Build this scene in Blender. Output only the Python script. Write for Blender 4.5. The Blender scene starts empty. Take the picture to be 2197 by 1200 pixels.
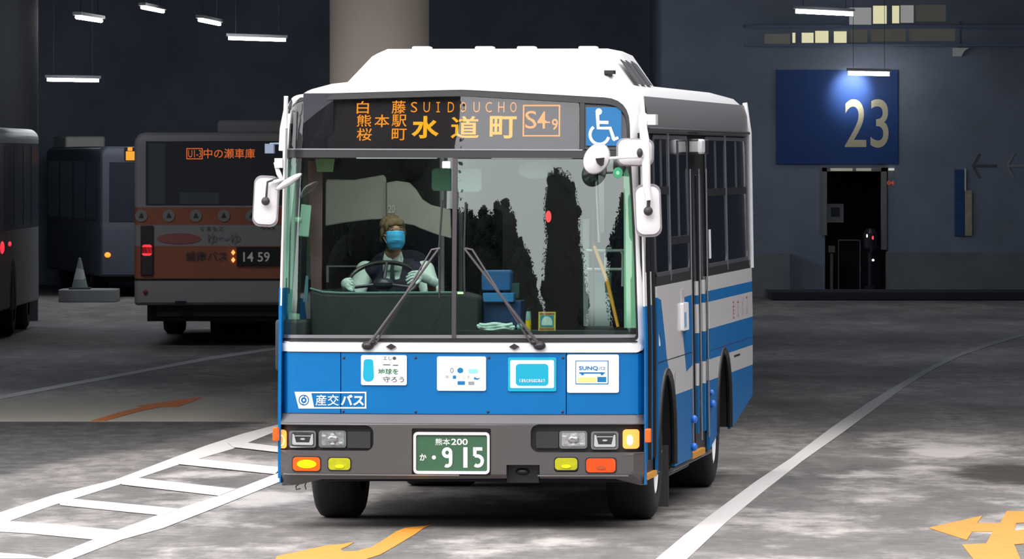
import bpy, bmesh, math, random
from math import pi, sin, cos, tan, radians as R, sqrt
from mathutils import Vector, Matrix
from mathutils.geometry import tessellate_polygon
random.seed(7)
SC = bpy.context.scene
COL = SC.collection

# ---------------------------------------------------------------- camera, sky, exposure
F = 15750.0            # focal length in pixels of a 2197 px wide frame
CX, HY, CH = 1098.5, 337.0, 2.32     # principal column, horizon row, camera height
cam = bpy.data.cameras.new('camera')
cam.sensor_width = 36.0
cam.lens = 36.0 * F / 2197.0
cam.shift_y = -(600.0 - HY) / 2197.0
cam.clip_start = 0.5
cam.clip_end = 600
camo = bpy.data.objects.new('camera', cam)
camo.location = (0, 0, CH)
camo.rotation_euler = (pi / 2, 0, 0)
COL.objects.link(camo)
SC.camera = camo
SC.view_settings.view_transform = 'Standard'
SC.view_settings.look = 'None'
SC.view_settings.exposure = 0.0
SC.view_settings.gamma = 1.0

w = bpy.data.worlds.new('overcast_sky')
SC.world = w
w.use_nodes = True
nt = w.node_tree
nt.nodes.clear()
wo = nt.nodes.new('ShaderNodeOutputWorld')
bg = nt.nodes.new('ShaderNodeBackground')
tc = nt.nodes.new('ShaderNodeTexCoord')
sep = nt.nodes.new('ShaderNodeSeparateXYZ')
ramp = nt.nodes.new('ShaderNodeValToRGB')
nt.links.new(tc.outputs['Generated'], sep.inputs[0])
nt.links.new(sep.outputs['Z'], ramp.inputs[0])
nt.links.new(ramp.outputs[0], bg.inputs['Color'])
nt.links.new(bg.outputs[0], wo.inputs[0])
ramp.color_ramp.elements[0].position = 0.085          # dark band added below to cut light into the terminal, cloud above
ramp.color_ramp.elements[0].color = (0.05, 0.055, 0.06, 1)
ramp.color_ramp.elements[1].position = 0.115
ramp.color_ramp.elements[1].color = (0.80, 0.85, 0.86, 1)
e3 = ramp.color_ramp.elements.new(0.7)
e3.color = (1.0, 1.0, 1.0, 1)
bg.inputs['Strength'].default_value = 2.6

sun = bpy.data.lights.new('overcast_sun', 'SUN')
sun.energy = 1.7
sun.angle = R(35)
sun.color = (1.0, 0.98, 0.96)
suno = bpy.data.objects.new('overcast_sun', sun)
suno.rotation_euler = (R(48), 0, R(-28))      # high behind the camera, to its left
COL.objects.link(suno)

# ---------------------------------------------------------------- helpers
def s2l(c):
    return tuple((x / 255 / 12.92) if x <= 10.3 else ((x / 255 + 0.055) / 1.055) ** 2.4 for x in c)

MATS = {}
def mat(name, rgb, rough=0.5, metal=0.0, spec=0.5, emit=None, estr=1.0, noise=0.0, nscale=8.0, bump=0.0, coat=0.0, stretch=None):
    if name in MATS:
        return MATS[name]
    m = bpy.data.materials.new(name)
    m.use_nodes = True
    t = m.node_tree
    b = t.nodes['Principled BSDF']
    c = s2l(rgb) + (1,)
    b.inputs['Base Color'].default_value = c
    b.inputs['Roughness'].default_value = rough
    b.inputs['Metallic'].default_value = metal
    b.inputs['Specular IOR Level'].default_value = spec
    b.inputs['Coat Weight'].default_value = coat
    if emit:
        b.inputs['Emission Color'].default_value = s2l(emit) + (1,)
        b.inputs['Emission Strength'].default_value = estr
    if noise or bump:
        co = t.nodes.new('ShaderNodeTexCoord')
        mp = t.nodes.new('ShaderNodeMapping')
        if stretch:
            mp.inputs['Scale'].default_value = stretch
        n = t.nodes.new('ShaderNodeTexNoise')
        n.inputs['Scale'].default_value = nscale
        n.inputs['Detail'].default_value = 6
        n.inputs['Roughness'].default_value = 0.65
        t.links.new(co.outputs['Object'], mp.inputs[0])
        t.links.new(mp.outputs[0], n.inputs['Vector'])
        if noise:
            r = t.nodes.new('ShaderNodeValToRGB')
            r.color_ramp.elements[0].position = 0.3
            r.color_ramp.elements[1].position = 0.7
            r.color_ramp.elements[0].color = tuple(x * (1 - noise) for x in c[:3]) + (1,)
            r.color_ramp.elements[1].color = tuple(min(1, x * (1 + noise)) for x in c[:3]) + (1,)
            t.links.new(n.outputs['Fac'], r.inputs[0])
            t.links.new(r.outputs[0], b.inputs['Base Color'])
        if bump:
            bp = t.nodes.new('ShaderNodeBump')
            bp.inputs['Strength'].default_value = bump
            bp.inputs['Distance'].default_value = 0.01
            t.links.new(n.outputs['Fac'], bp.inputs['Height'])
            t.links.new(bp.outputs[0], b.inputs['Normal'])
    MATS[name] = m
    return m

def glass(name, tint, refl, rough=0.0, gcol=(0.93, 1.0, 0.97, 1)):
    """thin tinted pane: see-through with a mirror-like sheen"""
    if name in MATS:
        return MATS[name]
    m = bpy.data.materials.new(name)
    m.use_nodes = True
    t = m.node_tree
    t.nodes.clear()
    o = t.nodes.new('ShaderNodeOutputMaterial')
    mx = t.nodes.new('ShaderNodeMixShader')
    tr = t.nodes.new('ShaderNodeBsdfTransparent')
    gl = t.nodes.new('ShaderNodeBsdfGlossy')
    tr.inputs[0].default_value = s2l(tint) + (1,)
    gl.inputs['Color'].default_value = gcol
    gl.inputs['Roughness'].default_value = rough
    mx.inputs[0].default_value = refl
    t.links.new(tr.outputs[0], mx.inputs[1])
    t.links.new(gl.outputs[0], mx.inputs[2])
    t.links.new(mx.outputs[0], o.inputs[0])
    MATS[name] = m
    return m

def led(name, rgb, strength, pitch, axis='X'):
    """lit dot-matrix characters: the lamps sit in columns with gaps between"""
    m = mat(name, (20, 12, 6), 0.6, emit=rgb, estr=strength)
    t = m.node_tree
    b = t.nodes['Principled BSDF']
    co = t.nodes.new('ShaderNodeTexCoord')
    sp = t.nodes.new('ShaderNodeSeparateXYZ')
    t.links.new(co.outputs['Object'], sp.inputs[0])
    d = t.nodes.new('ShaderNodeMath'); d.operation = 'DIVIDE'; d.inputs[1].default_value = pitch
    f = t.nodes.new('ShaderNodeMath'); f.operation = 'FRACT'
    g = t.nodes.new('ShaderNodeMapRange')
    g.interpolation_type = 'SMOOTHSTEP'
    g.inputs[1].default_value = 0.1; g.inputs[2].default_value = 0.4
    g.inputs[3].default_value = strength * 0.6; g.inputs[4].default_value = strength * 1.1
    t.links.new(sp.outputs[axis], d.inputs[0]); t.links.new(d.outputs[0], f.inputs[0])
    t.links.new(f.outputs[0], g.inputs[0]); t.links.new(g.outputs[0], b.inputs['Emission Strength'])
    return m

def obj(name, bm, m, parent=None, origin=None, bevel=0.0, smooth=35, label=None, segs=2):
    me = bpy.data.meshes.new(name)
    if origin is not None:
        bmesh.ops.translate(bm, vec=-Vector(origin), verts=bm.verts)
    bmesh.ops.recalc_face_normals(bm, faces=bm.faces)
    bm.to_mesh(me)
    bm.free()
    for mm in (m if isinstance(m, (list, tuple)) else [m]):
        me.materials.append(mm)
    if smooth:
        me.shade_smooth()
        me.set_sharp_from_angle(angle=R(smooth))
    o = bpy.data.objects.new(name, me)
    COL.objects.link(o)
    if parent is not None:
        o.parent = parent
    if bevel:
        b = o.modifiers.new('bevel', 'BEVEL')
        b.width = bevel
        b.segments = segs
        b.limit_method = 'ANGLE'
        b.angle_limit = R(40)
        b.harden_normals = False
    if label:
        o['label'] = label
    return o

def objs(name, bm, m, parent=None, **k):
    """one object per separate piece of the mesh"""
    seen = set(); out = []
    bm.verts.ensure_lookup_table()
    for v in bm.verts:
        if v in seen: continue
        st, isl = [v], []
        seen.add(v)
        while st:
            q = st.pop(); isl.append(q)
            for e in q.link_edges:
                r = e.other_vert(q)
                if r not in seen: seen.add(r); st.append(r)
        b = bmesh.new(); vm = {q: b.verts.new(q.co) for q in isl}
        fs = {f for q in isl for f in q.link_faces}
        for f in fs:
            g = b.faces.new([vm[q] for q in f.verts]); g.material_index = f.material_index
        out.append(obj(name, b, m, parent, **k))
    bm.free()
    return out

def tag(o, label, cat, group=None, kind=None):
    o['label'] = label
    o['category'] = cat
    if group: o['group'] = group
    if kind: o['kind'] = kind
    return o

def thing(name, label, cat, loc=(0, 0, 0), rz=0.0, group=None):
    o = bpy.data.objects.new(name, None)
    o.empty_display_size = 0.2
    o.location = loc
    o.rotation_euler = (0, 0, rz)
    COL.objects.link(o)
    return tag(o, label, cat, group)

def struct(name, bm, m, **k):
    o = obj(name, bm, m, **k)
    o['kind'] = 'structure'
    return o

def BM():
    return bmesh.new()

def box(bm, x0, y0, z0, x1, y1, z1, M=None, mi=0):
    vs = [bm.verts.new((x, y, z)) for z in (z0, z1) for x, y in ((x0, y0), (x1, y0), (x1, y1), (x0, y1))]
    if M is not None:
        for v in vs: v.co = M @ v.co
    for f in ((0, 1, 2, 3), (4, 5, 6, 7), (0, 1, 5, 4), (1, 2, 6, 5), (2, 3, 7, 6), (3, 0, 4, 7)):
        fc = bm.faces.new([vs[i] for i in f]); fc.material_index = mi
    return bm

def tube(bm, pts, r, n=10, caps=True):
    """swept round bar through pts; r a number or one per point"""
    pts = [Vector(p) for p in pts]
    rs = r if isinstance(r, (list, tuple)) else [r] * len(pts)
    rings = []
    prev = None
    for i, p in enumerate(pts):
        if i == 0: d = pts[1] - pts[0]
        elif i == len(pts) - 1: d = pts[-1] - pts[-2]
        else: d = (pts[i + 1] - p).normalized() + (p - pts[i - 1]).normalized()
        d.normalize()
        if prev is None:
            a = d.orthogonal().normalized()
        else:
            a = (prev - d * prev.dot(d)).normalized()
        prev = a
        b = d.cross(a)
        rings.append([bm.verts.new(p + (a * cos(2 * pi * k / n) + b * sin(2 * pi * k / n)) * rs[i]) for k in range(n)])
    for A, B in zip(rings, rings[1:]):
        for k in range(n):
            bm.faces.new((A[k], A[(k + 1) % n], B[(k + 1) % n], B[k]))
    if caps:
        bm.faces.new(rings[0]); bm.faces.new(rings[-1])
    return bm

def lathe(bm, prof, M=None, n=40, mi=0):
    """prof: (radius, height) pairs turned about the local Z axis"""
    rings = []
    for r, h in prof:
        if r < 1e-6:
            rings.append([bm.verts.new((0, 0, h))])
        else:
            rings.append([bm.verts.new((r * cos(2 * pi * k / n), r * sin(2 * pi * k / n), h)) for k in range(n)])
    if M is not None:
        for g in rings:
            for v in g: v.co = M @ v.co
    for A, B in zip(rings, rings[1:]):
        for k in range(n):
            a, b = (A[k % len(A)], A[(k + 1) % len(A)]), (B[k % len(B)], B[(k + 1) % len(B)])
            vs = []
            for v in (a[0], a[1], b[1], b[0]):
                if v not in vs: vs.append(v)
            if len(vs) > 2:
                f = bm.faces.new(vs); f.material_index = mi
    return bm

def ell(bm, c, r, n=16, M=None):
    """ellipsoid"""
    rx, ry, rz = r if isinstance(r, (tuple, list)) else (r, r, r)
    res = bmesh.ops.create_uvsphere(bm, u_segments=n, v_segments=max(6, n // 2), radius=1)
    for v in res['verts']:
        p = Vector((v.co.x * rx, v.co.y * ry, v.co.z * rz))
        if M is not None: p = M @ p
        v.co = p + Vector(c)
    return bm

def rrect(x0, z0, x1, z1, r=0.0, n=5):
    """rounded rectangle outline; r may be 4 radii: bottom-left, bottom-right, top-right, top-left"""
    rs = r if isinstance(r, (tuple, list)) else (r,) * 4
    if x0 > x1: x0, x1 = x1, x0
    if z0 > z1: z0, z1 = z1, z0
    out = []
    for (cx, cz, a0, rr) in ((x0, z0, pi, rs[0]), (x1, z0, 1.5 * pi, rs[1]), (x1, z1, 0, rs[2]), (x0, z1, .5 * pi, rs[3])):
        rr = min(rr, (x1 - x0) / 2.001, (z1 - z0) / 2.001)
        if rr <= 1e-5:
            out.append((cx, cz)); continue
        ccx = cx + rr if cx == x0 else cx - rr
        ccz = cz + rr if cz == z0 else cz - rr
        for k in range(n + 1):
            a = a0 + .5 * pi * k / n
            out.append((ccx + rr * cos(a), ccz + rr * sin(a)))
    return out

def circ(cx, cz, rx, rz=None, n=28):
    rz = rz or rx
    return [(cx + rx * cos(2 * pi * k / n), cz + rz * sin(2 * pi * k / n)) for k in range(n)]

def smoothloop(pts, r, n=4):
    """round every corner of a polygon"""
    out = []
    N = len(pts)
    for i in range(N):
        p = Vector(pts[i]); a = Vector(pts[i - 1]); b = Vector(pts[(i + 1) % N])
        da, db = (a - p), (b - p)
        rr = r[i] if isinstance(r, (list, tuple)) else r
        la, lb = min(rr, da.length * .48), min(rr, db.length * .48)
        if rr <= 0:
            out.append(tuple(p)); continue
        q0, q2 = p + da.normalized() * la, p + db.normalized() * lb
        for k in range(n + 1):
            t = k / n
            v = q0 * (1 - t) ** 2 + p * 2 * t * (1 - t) + q2 * t * t
            out.append(tuple(v))
    return out

def plate(bm, loops, t, mp=None, cut=None, mi=0):
    """flat plate from outline + holes in (u, v), thickness t back along w; mp maps (u, v, w) to a point.
    cut = (du, dv) splits it in a grid so that it can follow a curved surface."""
    b2 = bmesh.new()
    polys = [[Vector((p[0], p[1], 0)) for p in L] for L in loops]
    flat = [v for L in polys for v in L]
    tris = tessellate_polygon(polys)
    fv = [b2.verts.new(v) for v in flat]
    for tr in tris:
        try: b2.faces.new([fv[i] for i in tr])
        except ValueError: pass
    if cut:
        us = [v.x for v in flat]; vs = [v.y for v in flat]
        for lo, hi, d, no in ((min(us), max(us), cut[0], (1, 0, 0)), (min(vs), max(vs), cut[1], (0, 1, 0))):
            if not d: continue
            k = math.floor(lo / d) + 1
            while k * d < hi - 1e-6:
                c = (k * d, 0, 0) if no[0] else (0, k * d, 0)
                bmesh.ops.bisect_plane(b2, geom=b2.verts[:] + b2.edges[:] + b2.faces[:], plane_co=c, plane_no=no)
                k += 1
    bmesh.ops.dissolve_degenerate(b2, dist=1e-6, edges=b2.edges)
    if t:
        ex = bmesh.ops.extrude_face_region(b2, geom=b2.faces[:])
        for v in ex['geom']:
            if isinstance(v, bmesh.types.BMVert): v.co.z = -t
    for f in b2.faces: f.material_index = mi
    if mp:
        for v in b2.verts: v.co = Vector(mp(v.co.x, v.co.y, v.co.z))
    join(bm, b2)
    return bm

def join(bm, b2):
    vm = {v: bm.verts.new(v.co) for v in b2.verts}
    for f in b2.faces:
        try:
            g = bm.faces.new([vm[v] for v in f.verts]); g.material_index = f.material_index
        except ValueError: pass
    b2.free()
    return bm

_tcache = {}
def text_bm(s, bold=0.0, res=3):
    """outline letters as a filled mesh in (u, v)"""
    c = bpy.data.curves.new('lettering', 'FONT')
    c.body = s
    c.offset = bold
    c.resolution_u = res
    c.fill_mode = 'FRONT'
    o = bpy.data.objects.new('lettering', c)
    COL.objects.link(o)
    dg = bpy.context.evaluated_depsgraph_get()
    dg.update()
    me = bpy.data.meshes.new_from_object(o.evaluated_get(dg))
    b = bmesh.new()
    b.from_mesh(me)
    bpy.data.objects.remove(o); bpy.data.curves.remove(c); bpy.data.meshes.remove(me)
    return b

def text(bm, s, x0, z0, x1, z1, mp, bold=0.0, cut=None, mi=0, skew=0.0, res=3):
    """letters filling the box (x0,z0)-(x1,z1), mapped by mp(u, v, w)"""
    b = text_bm(s, bold, res)
    xs = [v.co.x for v in b.verts]; ys = [v.co.y for v in b.verts]
    ax, bx, ay, by = min(xs), max(xs), min(ys), max(ys)
    for v in b.verts:
        u = (v.co.x - ax) / (bx - ax); t = (v.co.y - ay) / max(1e-6, by - ay)
        v.co = Vector((x0 + (x1 - x0) * u + skew * t, z0 + (z1 - z0) * t, 0))
    if cut:
        k = math.floor(x0 / cut) + 1
        while k * cut < x1:
            bmesh.ops.bisect_plane(b, geom=b.verts[:] + b.edges[:] + b.faces[:], plane_co=(k * cut, 0, 0), plane_no=(1, 0, 0)); k += 1
    for v in b.verts: v.co = Vector(mp(v.co.x, v.co.y, 0.0))
    for f in b.faces: f.material_index = mi
    join(bm, b)
    return bm

def gpt(px, py):
    """ground point seen at a photograph pixel"""
    Y = CH * F / (py - HY)
    return ((px - CX) * Y / F, Y)

def at(px, py, Y):
    return Vector(((px - CX) * Y / F, Y, CH - (py - HY) * Y / F))
# ---------------------------------------------------------------- the setting
def floor_material():
    m = bpy.data.materials.new('worn_concrete_yard')
    m.use_nodes = True
    t = m.node_tree; L = t.links; N = t.nodes.new
    b = t.nodes['Principled BSDF']
    b.inputs['Roughness'].default_value = 0.75
    b.inputs['Specular IOR Level'].default_value = 0.35
    co = N('ShaderNodeTexCoord'); sp = N('ShaderNodeSeparateXYZ')
    L.new(co.outputs['Object'], sp.inputs[0])
    def noise(scale, sx, sy, detail=6, rough=0.6, dist=0.0):
        mp = N('ShaderNodeMapping'); mp.inputs['Scale'].default_value = (sx, sy, 1)
        n = N('ShaderNodeTexNoise'); n.inputs['Scale'].default_value = scale
        n.inputs['Detail'].default_value = detail; n.inputs['Roughness'].default_value = rough
        n.inputs['Distortion'].default_value = dist
        L.new(co.outputs['Object'], mp.inputs[0]); L.new(mp.outputs[0], n.inputs['Vector'])
        return n.outputs['Fac']
    def rng(v, a, b_, c, d, smooth=True):
        r = N('ShaderNodeMapRange'); r.interpolation_type = 'SMOOTHSTEP' if smooth else 'LINEAR'
        for i, x in enumerate((a, b_, c, d)): r.inputs[i + 1].default_value = x
        L.new(v, r.inputs[0]); return r.outputs[0]
    def mth(op, a, b_):
        n = N('ShaderNodeMath'); n.operation = op
        for i, x in enumerate((a, b_)):
            if isinstance(x, (int, float)): n.inputs[i].default_value = x
            else: L.new(x, n.inputs[i])
        return n.outputs[0]
    def mix(f, a, b_):
        n = N('ShaderNodeMix'); n.data_type = 'RGBA'
        if isinstance(f, (int, float)): n.inputs[0].default_value = f
        else: L.new(f, n.inputs[0])
        for i, x in ((6, a), (7, b_)):
            if isinstance(x, tuple): n.inputs[i].default_value = s2l(x) + (1,)
            else: L.new(x, n.inputs[i])
        return n.outputs[2]
    big = noise(1.1, 1.0, 0.22, 5, 0.6)
    mid = noise(5.0, 1.0, 0.3, 6, 0.7)
    grit = noise(13.0, 0.35, 0.8, 7, 0.75)
    fine = noise(60.0, 1.0, 1.0, 4, 0.7)
    conc = mix(rng(big, 0.36, 0.64, 0, 1), (98, 95, 94), (160, 153, 149))
    conc = mix(rng(mid, 0.40, 0.62, 0, 1), conc, (118, 113, 111))
    conc = mix(rng(grit, 0.42, 0.66, 0, 0.55), conc, (74, 72, 71))
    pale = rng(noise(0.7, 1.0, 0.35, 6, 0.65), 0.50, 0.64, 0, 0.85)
    pale = mth('MULTIPLY', pale, rng(sp.outputs['Y'], 57, 66, 1, 0.15))     # pale patches fade out under the roof, painting in the daylight's falloff
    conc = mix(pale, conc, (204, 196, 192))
    dark = rng(noise(0.9, 0.55, 0.5, 6, 0.7, 0.6), 0.60, 0.72, 0, 0.75)
    conc = mix(dark, conc, (62, 61, 62))
    # asphalt patch of the neighbouring bay, with a cut edge across the yard
    asp = mix(rng(mid, 0.35, 0.7, 0, 1), (66, 65, 68), (98, 95, 96))
    ex = mth('ADD', sp.outputs['X'], mth('MULTIPLY', noise(1.5, 1, 1), 0.8))
    line = mth('SUBTRACT', mth('MULTIPLY', mth('SUBTRACT', sp.outputs['Y'], 44.0), 0.148), 5.15)   # x of the ladder marking at this depth
    left = rng(mth('SUBTRACT', ex, line), 0.25, 0.55, 1, 0)
    near = rng(sp.outputs['Y'], 64.25, 64.33, 1, 0)
    conc = mix(mth('MULTIPLY', left, near), conc, asp)
    beige = mth('MULTIPLY', rng(sp.outputs['Y'], 64.3, 64.35, 0, 1), mth('MULTIPLY', rng(sp.outputs['Y'], 66, 74, 1, 0), rng(sp.outputs['X'], -1.8, -3.0, 0, 0.9)))
    conc = mix(beige, conc, (214, 204, 188))
    # oil stain on the right
    dx = mth('SUBTRACT', sp.outputs['X'], 3.75); dy = mth('MULTIPLY', mth('SUBTRACT', sp.outputs['Y'], 53.6), 0.30)
    d2 = mth('ADD', mth('MULTIPLY', dx, dx), mth('MULTIPLY', dy, dy))
    stain = rng(mth('ADD', d2, mth('MULTIPLY', noise(3.0, 1, 0.7, 6, 0.75), 0.9)), 0.55, 0.95, 0.92, 0)
    conc = mix(stain, conc, (42, 36, 32))
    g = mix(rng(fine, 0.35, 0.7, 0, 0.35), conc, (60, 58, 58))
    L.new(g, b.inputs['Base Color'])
    bp = N('ShaderNodeBump'); bp.inputs['Strength'].default_value = 0.5; bp.inputs['Distance'].default_value = 0.004
    L.new(fine, bp.inputs['Height']); L.new(bp.outputs[0], b.inputs['Normal'])
    return m

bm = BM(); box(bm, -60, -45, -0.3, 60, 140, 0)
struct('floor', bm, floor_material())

m_wall = mat('dark_wall_paint', (128, 138, 156), 0.85, noise=0.18, nscale=0.7)
m_wall2 = mat('dark_navy_cladding', (112, 125, 152), 0.8, noise=0.15, nscale=0.9)
bm = BM(); box(bm, 9.0, 22, 0, 9.4, 60, 8.5); struct('wall_shade_right', bm, mat('shade_wall_grey', (84, 86, 92), 0.9))  # unseen wall, added to keep skylight off the bus side
m_ceil = mat('dark_ceiling', (110, 118, 136), 0.9, noise=0.2, nscale=0.6)
m_low = mat('grey_parapet', (122, 124, 130), 0.85, noise=0.2, nscale=2)
CE = 6.0          # ceiling height
Y_EDGE = 58.0     # where the roof over the bays begins
bm = BM(); box(bm, -26, Y_EDGE, CE, 26, 136, CE + 0.5)
for k in range(8):
    y = Y_EDGE + 5 + k * 9.5
    box(bm, -26, y, CE - 0.35, 26, y + 0.5, CE)
struct('ceiling', bm, m_ceil)
bm = BM(); box(bm, -26, 133, 0, 2.5, 133.4, CE); struct('wall_back_left', bm, m_wall)
bm = BM(); box(bm, -26.4, Y_EDGE, 0, -26, 136, CE); struct('wall_left', bm, m_wall)
bm = BM(); box(bm, 26, Y_EDGE, 0, 26.4, 136, CE); struct('wall_right', bm, m_wall)
bm = BM(); box(bm, 2.5, 122.4, 0, 2.9, 133.4, CE); struct('wall_return', bm, m_wall)
WY = 122.0
def wx(px, Y=WY): return (px - CX) * Y / F
def wz(py, Y=WY): return CH - (py - HY) * Y / F
# back wall on the right with the doorway under the bay sign and two rows of lit windows above
door_l, door_r, door_t = wx(1770), wx(1905), wz(360)
up = [(1822, 1870, 16, 53, 1), (1873, 1903, 12, 51, 2), (1914, 1930, 12, 50, 2), (1932, 1961, 11, 49, 1), (1964, 2030, 10, 46, 0)]
lo = [(1640, 1697, 72, 94, 0), (1700, 1707, 70, 92, 2), (1720, 1746, 70, 92, 2), (1749, 1778, 66, 92, 2), (1789, 1817, 67, 92, 2), (1824, 1862, 63, 91, 0), (1868, 1944, 62, 89, 0), (1950, 2050, 60, 88, 0)]
holes = []
for a, b, c, d, e in up + lo: holes.append([(wx(a), wz(d)), (wx(b), wz(d)), (wx(b), wz(c)), (wx(a), wz(c))])
bm = BM()
plate(bm, [[(2.5, 0), (door_l, 0), (door_l, door_t), (door_r, door_t), (door_r, 0), (26, 0), (26, CE), (2.5, CE)]] + holes, 0.4, mp=lambda u, v, w: (u, WY - w, v))
struct('wall_back_right', bm, m_wall)
wm = [mat('window_glow_dim', (60, 62, 62), 0.4, emit=(120, 118, 110), estr=0.22, noise=0.4, nscale=3),
      mat('window_glow_mid', (90, 90, 90), 0.4, emit=(180, 180, 180), estr=0.5, noise=0.4, nscale=3),
      mat('window_glow_bright', (120, 118, 96), 0.4, emit=(228, 222, 178), estr=0.85, noise=0.4, nscale=3)]
for nme, rows in (('window_1', up), ('window_2', lo)):
    bm = BM()
    for a, b, c, d, e in rows:
        box(bm, wx(a) - .01, WY + 0.12, wz(d) - .01, wx(b) + .01, WY + 0.14, wz(c) + .01, mi=e)
    struct(nme, bm, wm)
bm = BM()
box(bm, wx(1600), WY - 0.28, wz(61), 26, WY, wz(54)); box(bm, wx(1600), WY - 0.2, wz(100), 26, WY, wz(95))
struct('trim_1', bm, m_wall2)
bm = BM()
box(bm, 2.5, WY - 0.5, 0, wx(1692), WY, wz(543)); box(bm, wx(1900), WY - 0.5, 0, 26, WY, wz(541))
struct('wall_parapet', bm, m_low)
bm = BM(); box(bm, wx(1640), WY - 3.4, 0, 26, WY - 1.6, 0.14); struct('trim_kerb', bm, mat('dark_kerb', (40, 43, 50), 0.9), bevel=0.02)
bm = BM(); box(bm, wx(1640), WY - 1.6, 0, 26, WY - 0.5, 0.13); struct('trim_platform', bm, mat('platform_grey', (84, 86, 92), 0.9))
# doorway frame and dark room behind
bm = BM()
box(bm, door_l, WY + 2.4, 0, door_r, WY + 2.5, CE); box(bm, door_l - .1, WY + .4, 0, door_l, WY + 2.5, CE); box(bm, door_r, WY + .4, 0, door_r + .1, WY + 2.5, CE)
struct('wall_entrance_room', bm, mat('entrance_room', (60, 62, 70), 0.9))
bm = BM()
box(bm, wx(1764), WY - .06, wz(505), wx(1774), WY + .1, wz(358))
box(bm, wx(1890), WY - .06, wz(536), wx(1902), WY + .1, wz(358))
box(bm, wx(1764), WY - .06, wz(368), wx(1902), WY + .1, wz(360))
df = struct('door_1', bm, mat('door_frame_grey', (120, 122, 124), 0.5))
bm = BM()
box(bm, wx(1800), WY + .3, 0.0, wx(1801.5), WY + .33, wz(515)); box(bm, wx(1846), WY + .3, 0, wx(1848), WY + .33, wz(515)); box(bm, wx(1800), WY + .3, wz(517), wx(1848), WY + .33, wz(515))
obj('inner_rail', bm, mat('door_frame_grey', (120, 122, 124), 0.5), df)

# columns
def column(name, x, y, r, m, label, h=CE):
    bm = BM(); lathe(bm, [(0, 0), (r, 0), (r, h), (0, h)], M=Matrix.Translation((x, y, 0)), n=64)
    o = struct(name, bm, m); o['label'] = label
    return o
m_col = mat('beige_column_paint', (160, 148, 138), 0.8, noise=0.04, nscale=2)
column('column_beige', (814 - CX) * 62.5 / F, 62.5, 106.5 * 62.5 / F, m_col, 'thick round beige concrete column rising behind the blue bus')
column('column_grey', (18 - CX) * 104 / F, 104, 0.42, mat('grey_column_paint', (62, 62, 66), 0.85), 'dim grey column at the left edge behind the hanging lamps')

# ---------------------------------------------------------------- paint on the yard
def worn(name, rgb, dark, amt=0.5, fade=None):
    m = mat(name, rgb, 0.7)
    t = m.node_tree; b = t.nodes['Principled BSDF']
    co = t.nodes.new('ShaderNodeTexCoord'); n = t.nodes.new('ShaderNodeTexNoise')
    n.inputs['Scale'].default_value = 9; n.inputs['Detail'].default_value = 8; n.inputs['Roughness'].default_value = 0.75
    r = t.nodes.new('ShaderNodeValToRGB')
    r.color_ramp.elements[0].position = 0.30; r.color_ramp.elements[0].color = s2l(dark) + (1,)
    r.color_ramp.elements[1].position = amt; r.color_ramp.elements[1].color = s2l(rgb) + (1,)
    t.links.new(co.outputs['Object'], n.inputs['Vector']); t.links.new(n.outputs['Fac'], r.inputs[0]); t.links.new(r.outputs[0], b.inputs['Base Color'])
    if fade:      # the paint mixes to an even grey towards the bays
        sp = t.nodes.new('ShaderNodeSeparateXYZ'); mr = t.nodes.new('ShaderNodeMapRange'); mx = t.nodes.new('ShaderNodeMix'); mx.data_type = 'RGBA'
        mr.inputs[1].default_value, mr.inputs[2].default_value = fade; mr.inputs[4].default_value = .9
        t.links.new(co.outputs['Object'], sp.inputs[0]); t.links.new(sp.outputs['Y'], mr.inputs[0]); t.links.new(mr.outputs[0], mx.inputs[0])
        t.links.new(r.outputs[0], mx.inputs[6]); mx.inputs[7].default_value = s2l((112, 110, 110)) + (1,); t.links.new(mx.outputs[2], b.inputs['Base Color'])
    return m
m_line = worn('white_line_paint', (222, 216, 214), (168, 162, 160), 0.42, (52, 78))
m_white = worn('white_road_paint', (222, 216, 214), (168, 162, 160), 0.42)
m_grey = worn('faded_white_road_paint', (168, 164, 162), (120, 117, 116), 0.45)
m_orange = worn('orange_road_paint', (214, 140, 40), (172, 118, 52), 0.5)
m_orange2 = worn('deep_orange_road_paint', (206, 112, 34), (176, 100, 42), 0.45)
def paint(name, loops, m, label, cat, group=None, z=0.004):
    bm = BM()
    for i, L in enumerate(loops):
        plate(bm, [[gpt(*p) for p in L]], 0.003, mp=lambda u, v, w, i=i: (u, v, z + w + .0012 * i))
    o = obj(name, bm, m, smooth=0)
    return tag(o, label, cat, group)
paint('lane_line', [[(1405, 1203), (1472, 1203), (1560, 1120), (1640, 1054), (1722, 990), (1810, 928), (1880, 876), (1940, 832), (2000, 795), (2060, 765), (2130, 741), (2197, 722),
                     (2197, 716), (2120, 736), (2040, 766), (1980, 796), (1920, 830), (1858, 868), (1782, 920), (1696, 985), (1622, 1034), (1540, 1095), (1468, 1150)]],
      m_line, 'long white line curving away on the yard to the right of the blue bus', 'road marking')
paint('lane_line', [[(-10, 860), (-10, 852), (150, 822), (300, 795), (450, 766), (600, 745), (600, 750), (450, 773), (300, 801), (150, 829)]],
      m_grey, 'faint thin white line crossing the far yard in front of the orange bus', 'road marking')
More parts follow.
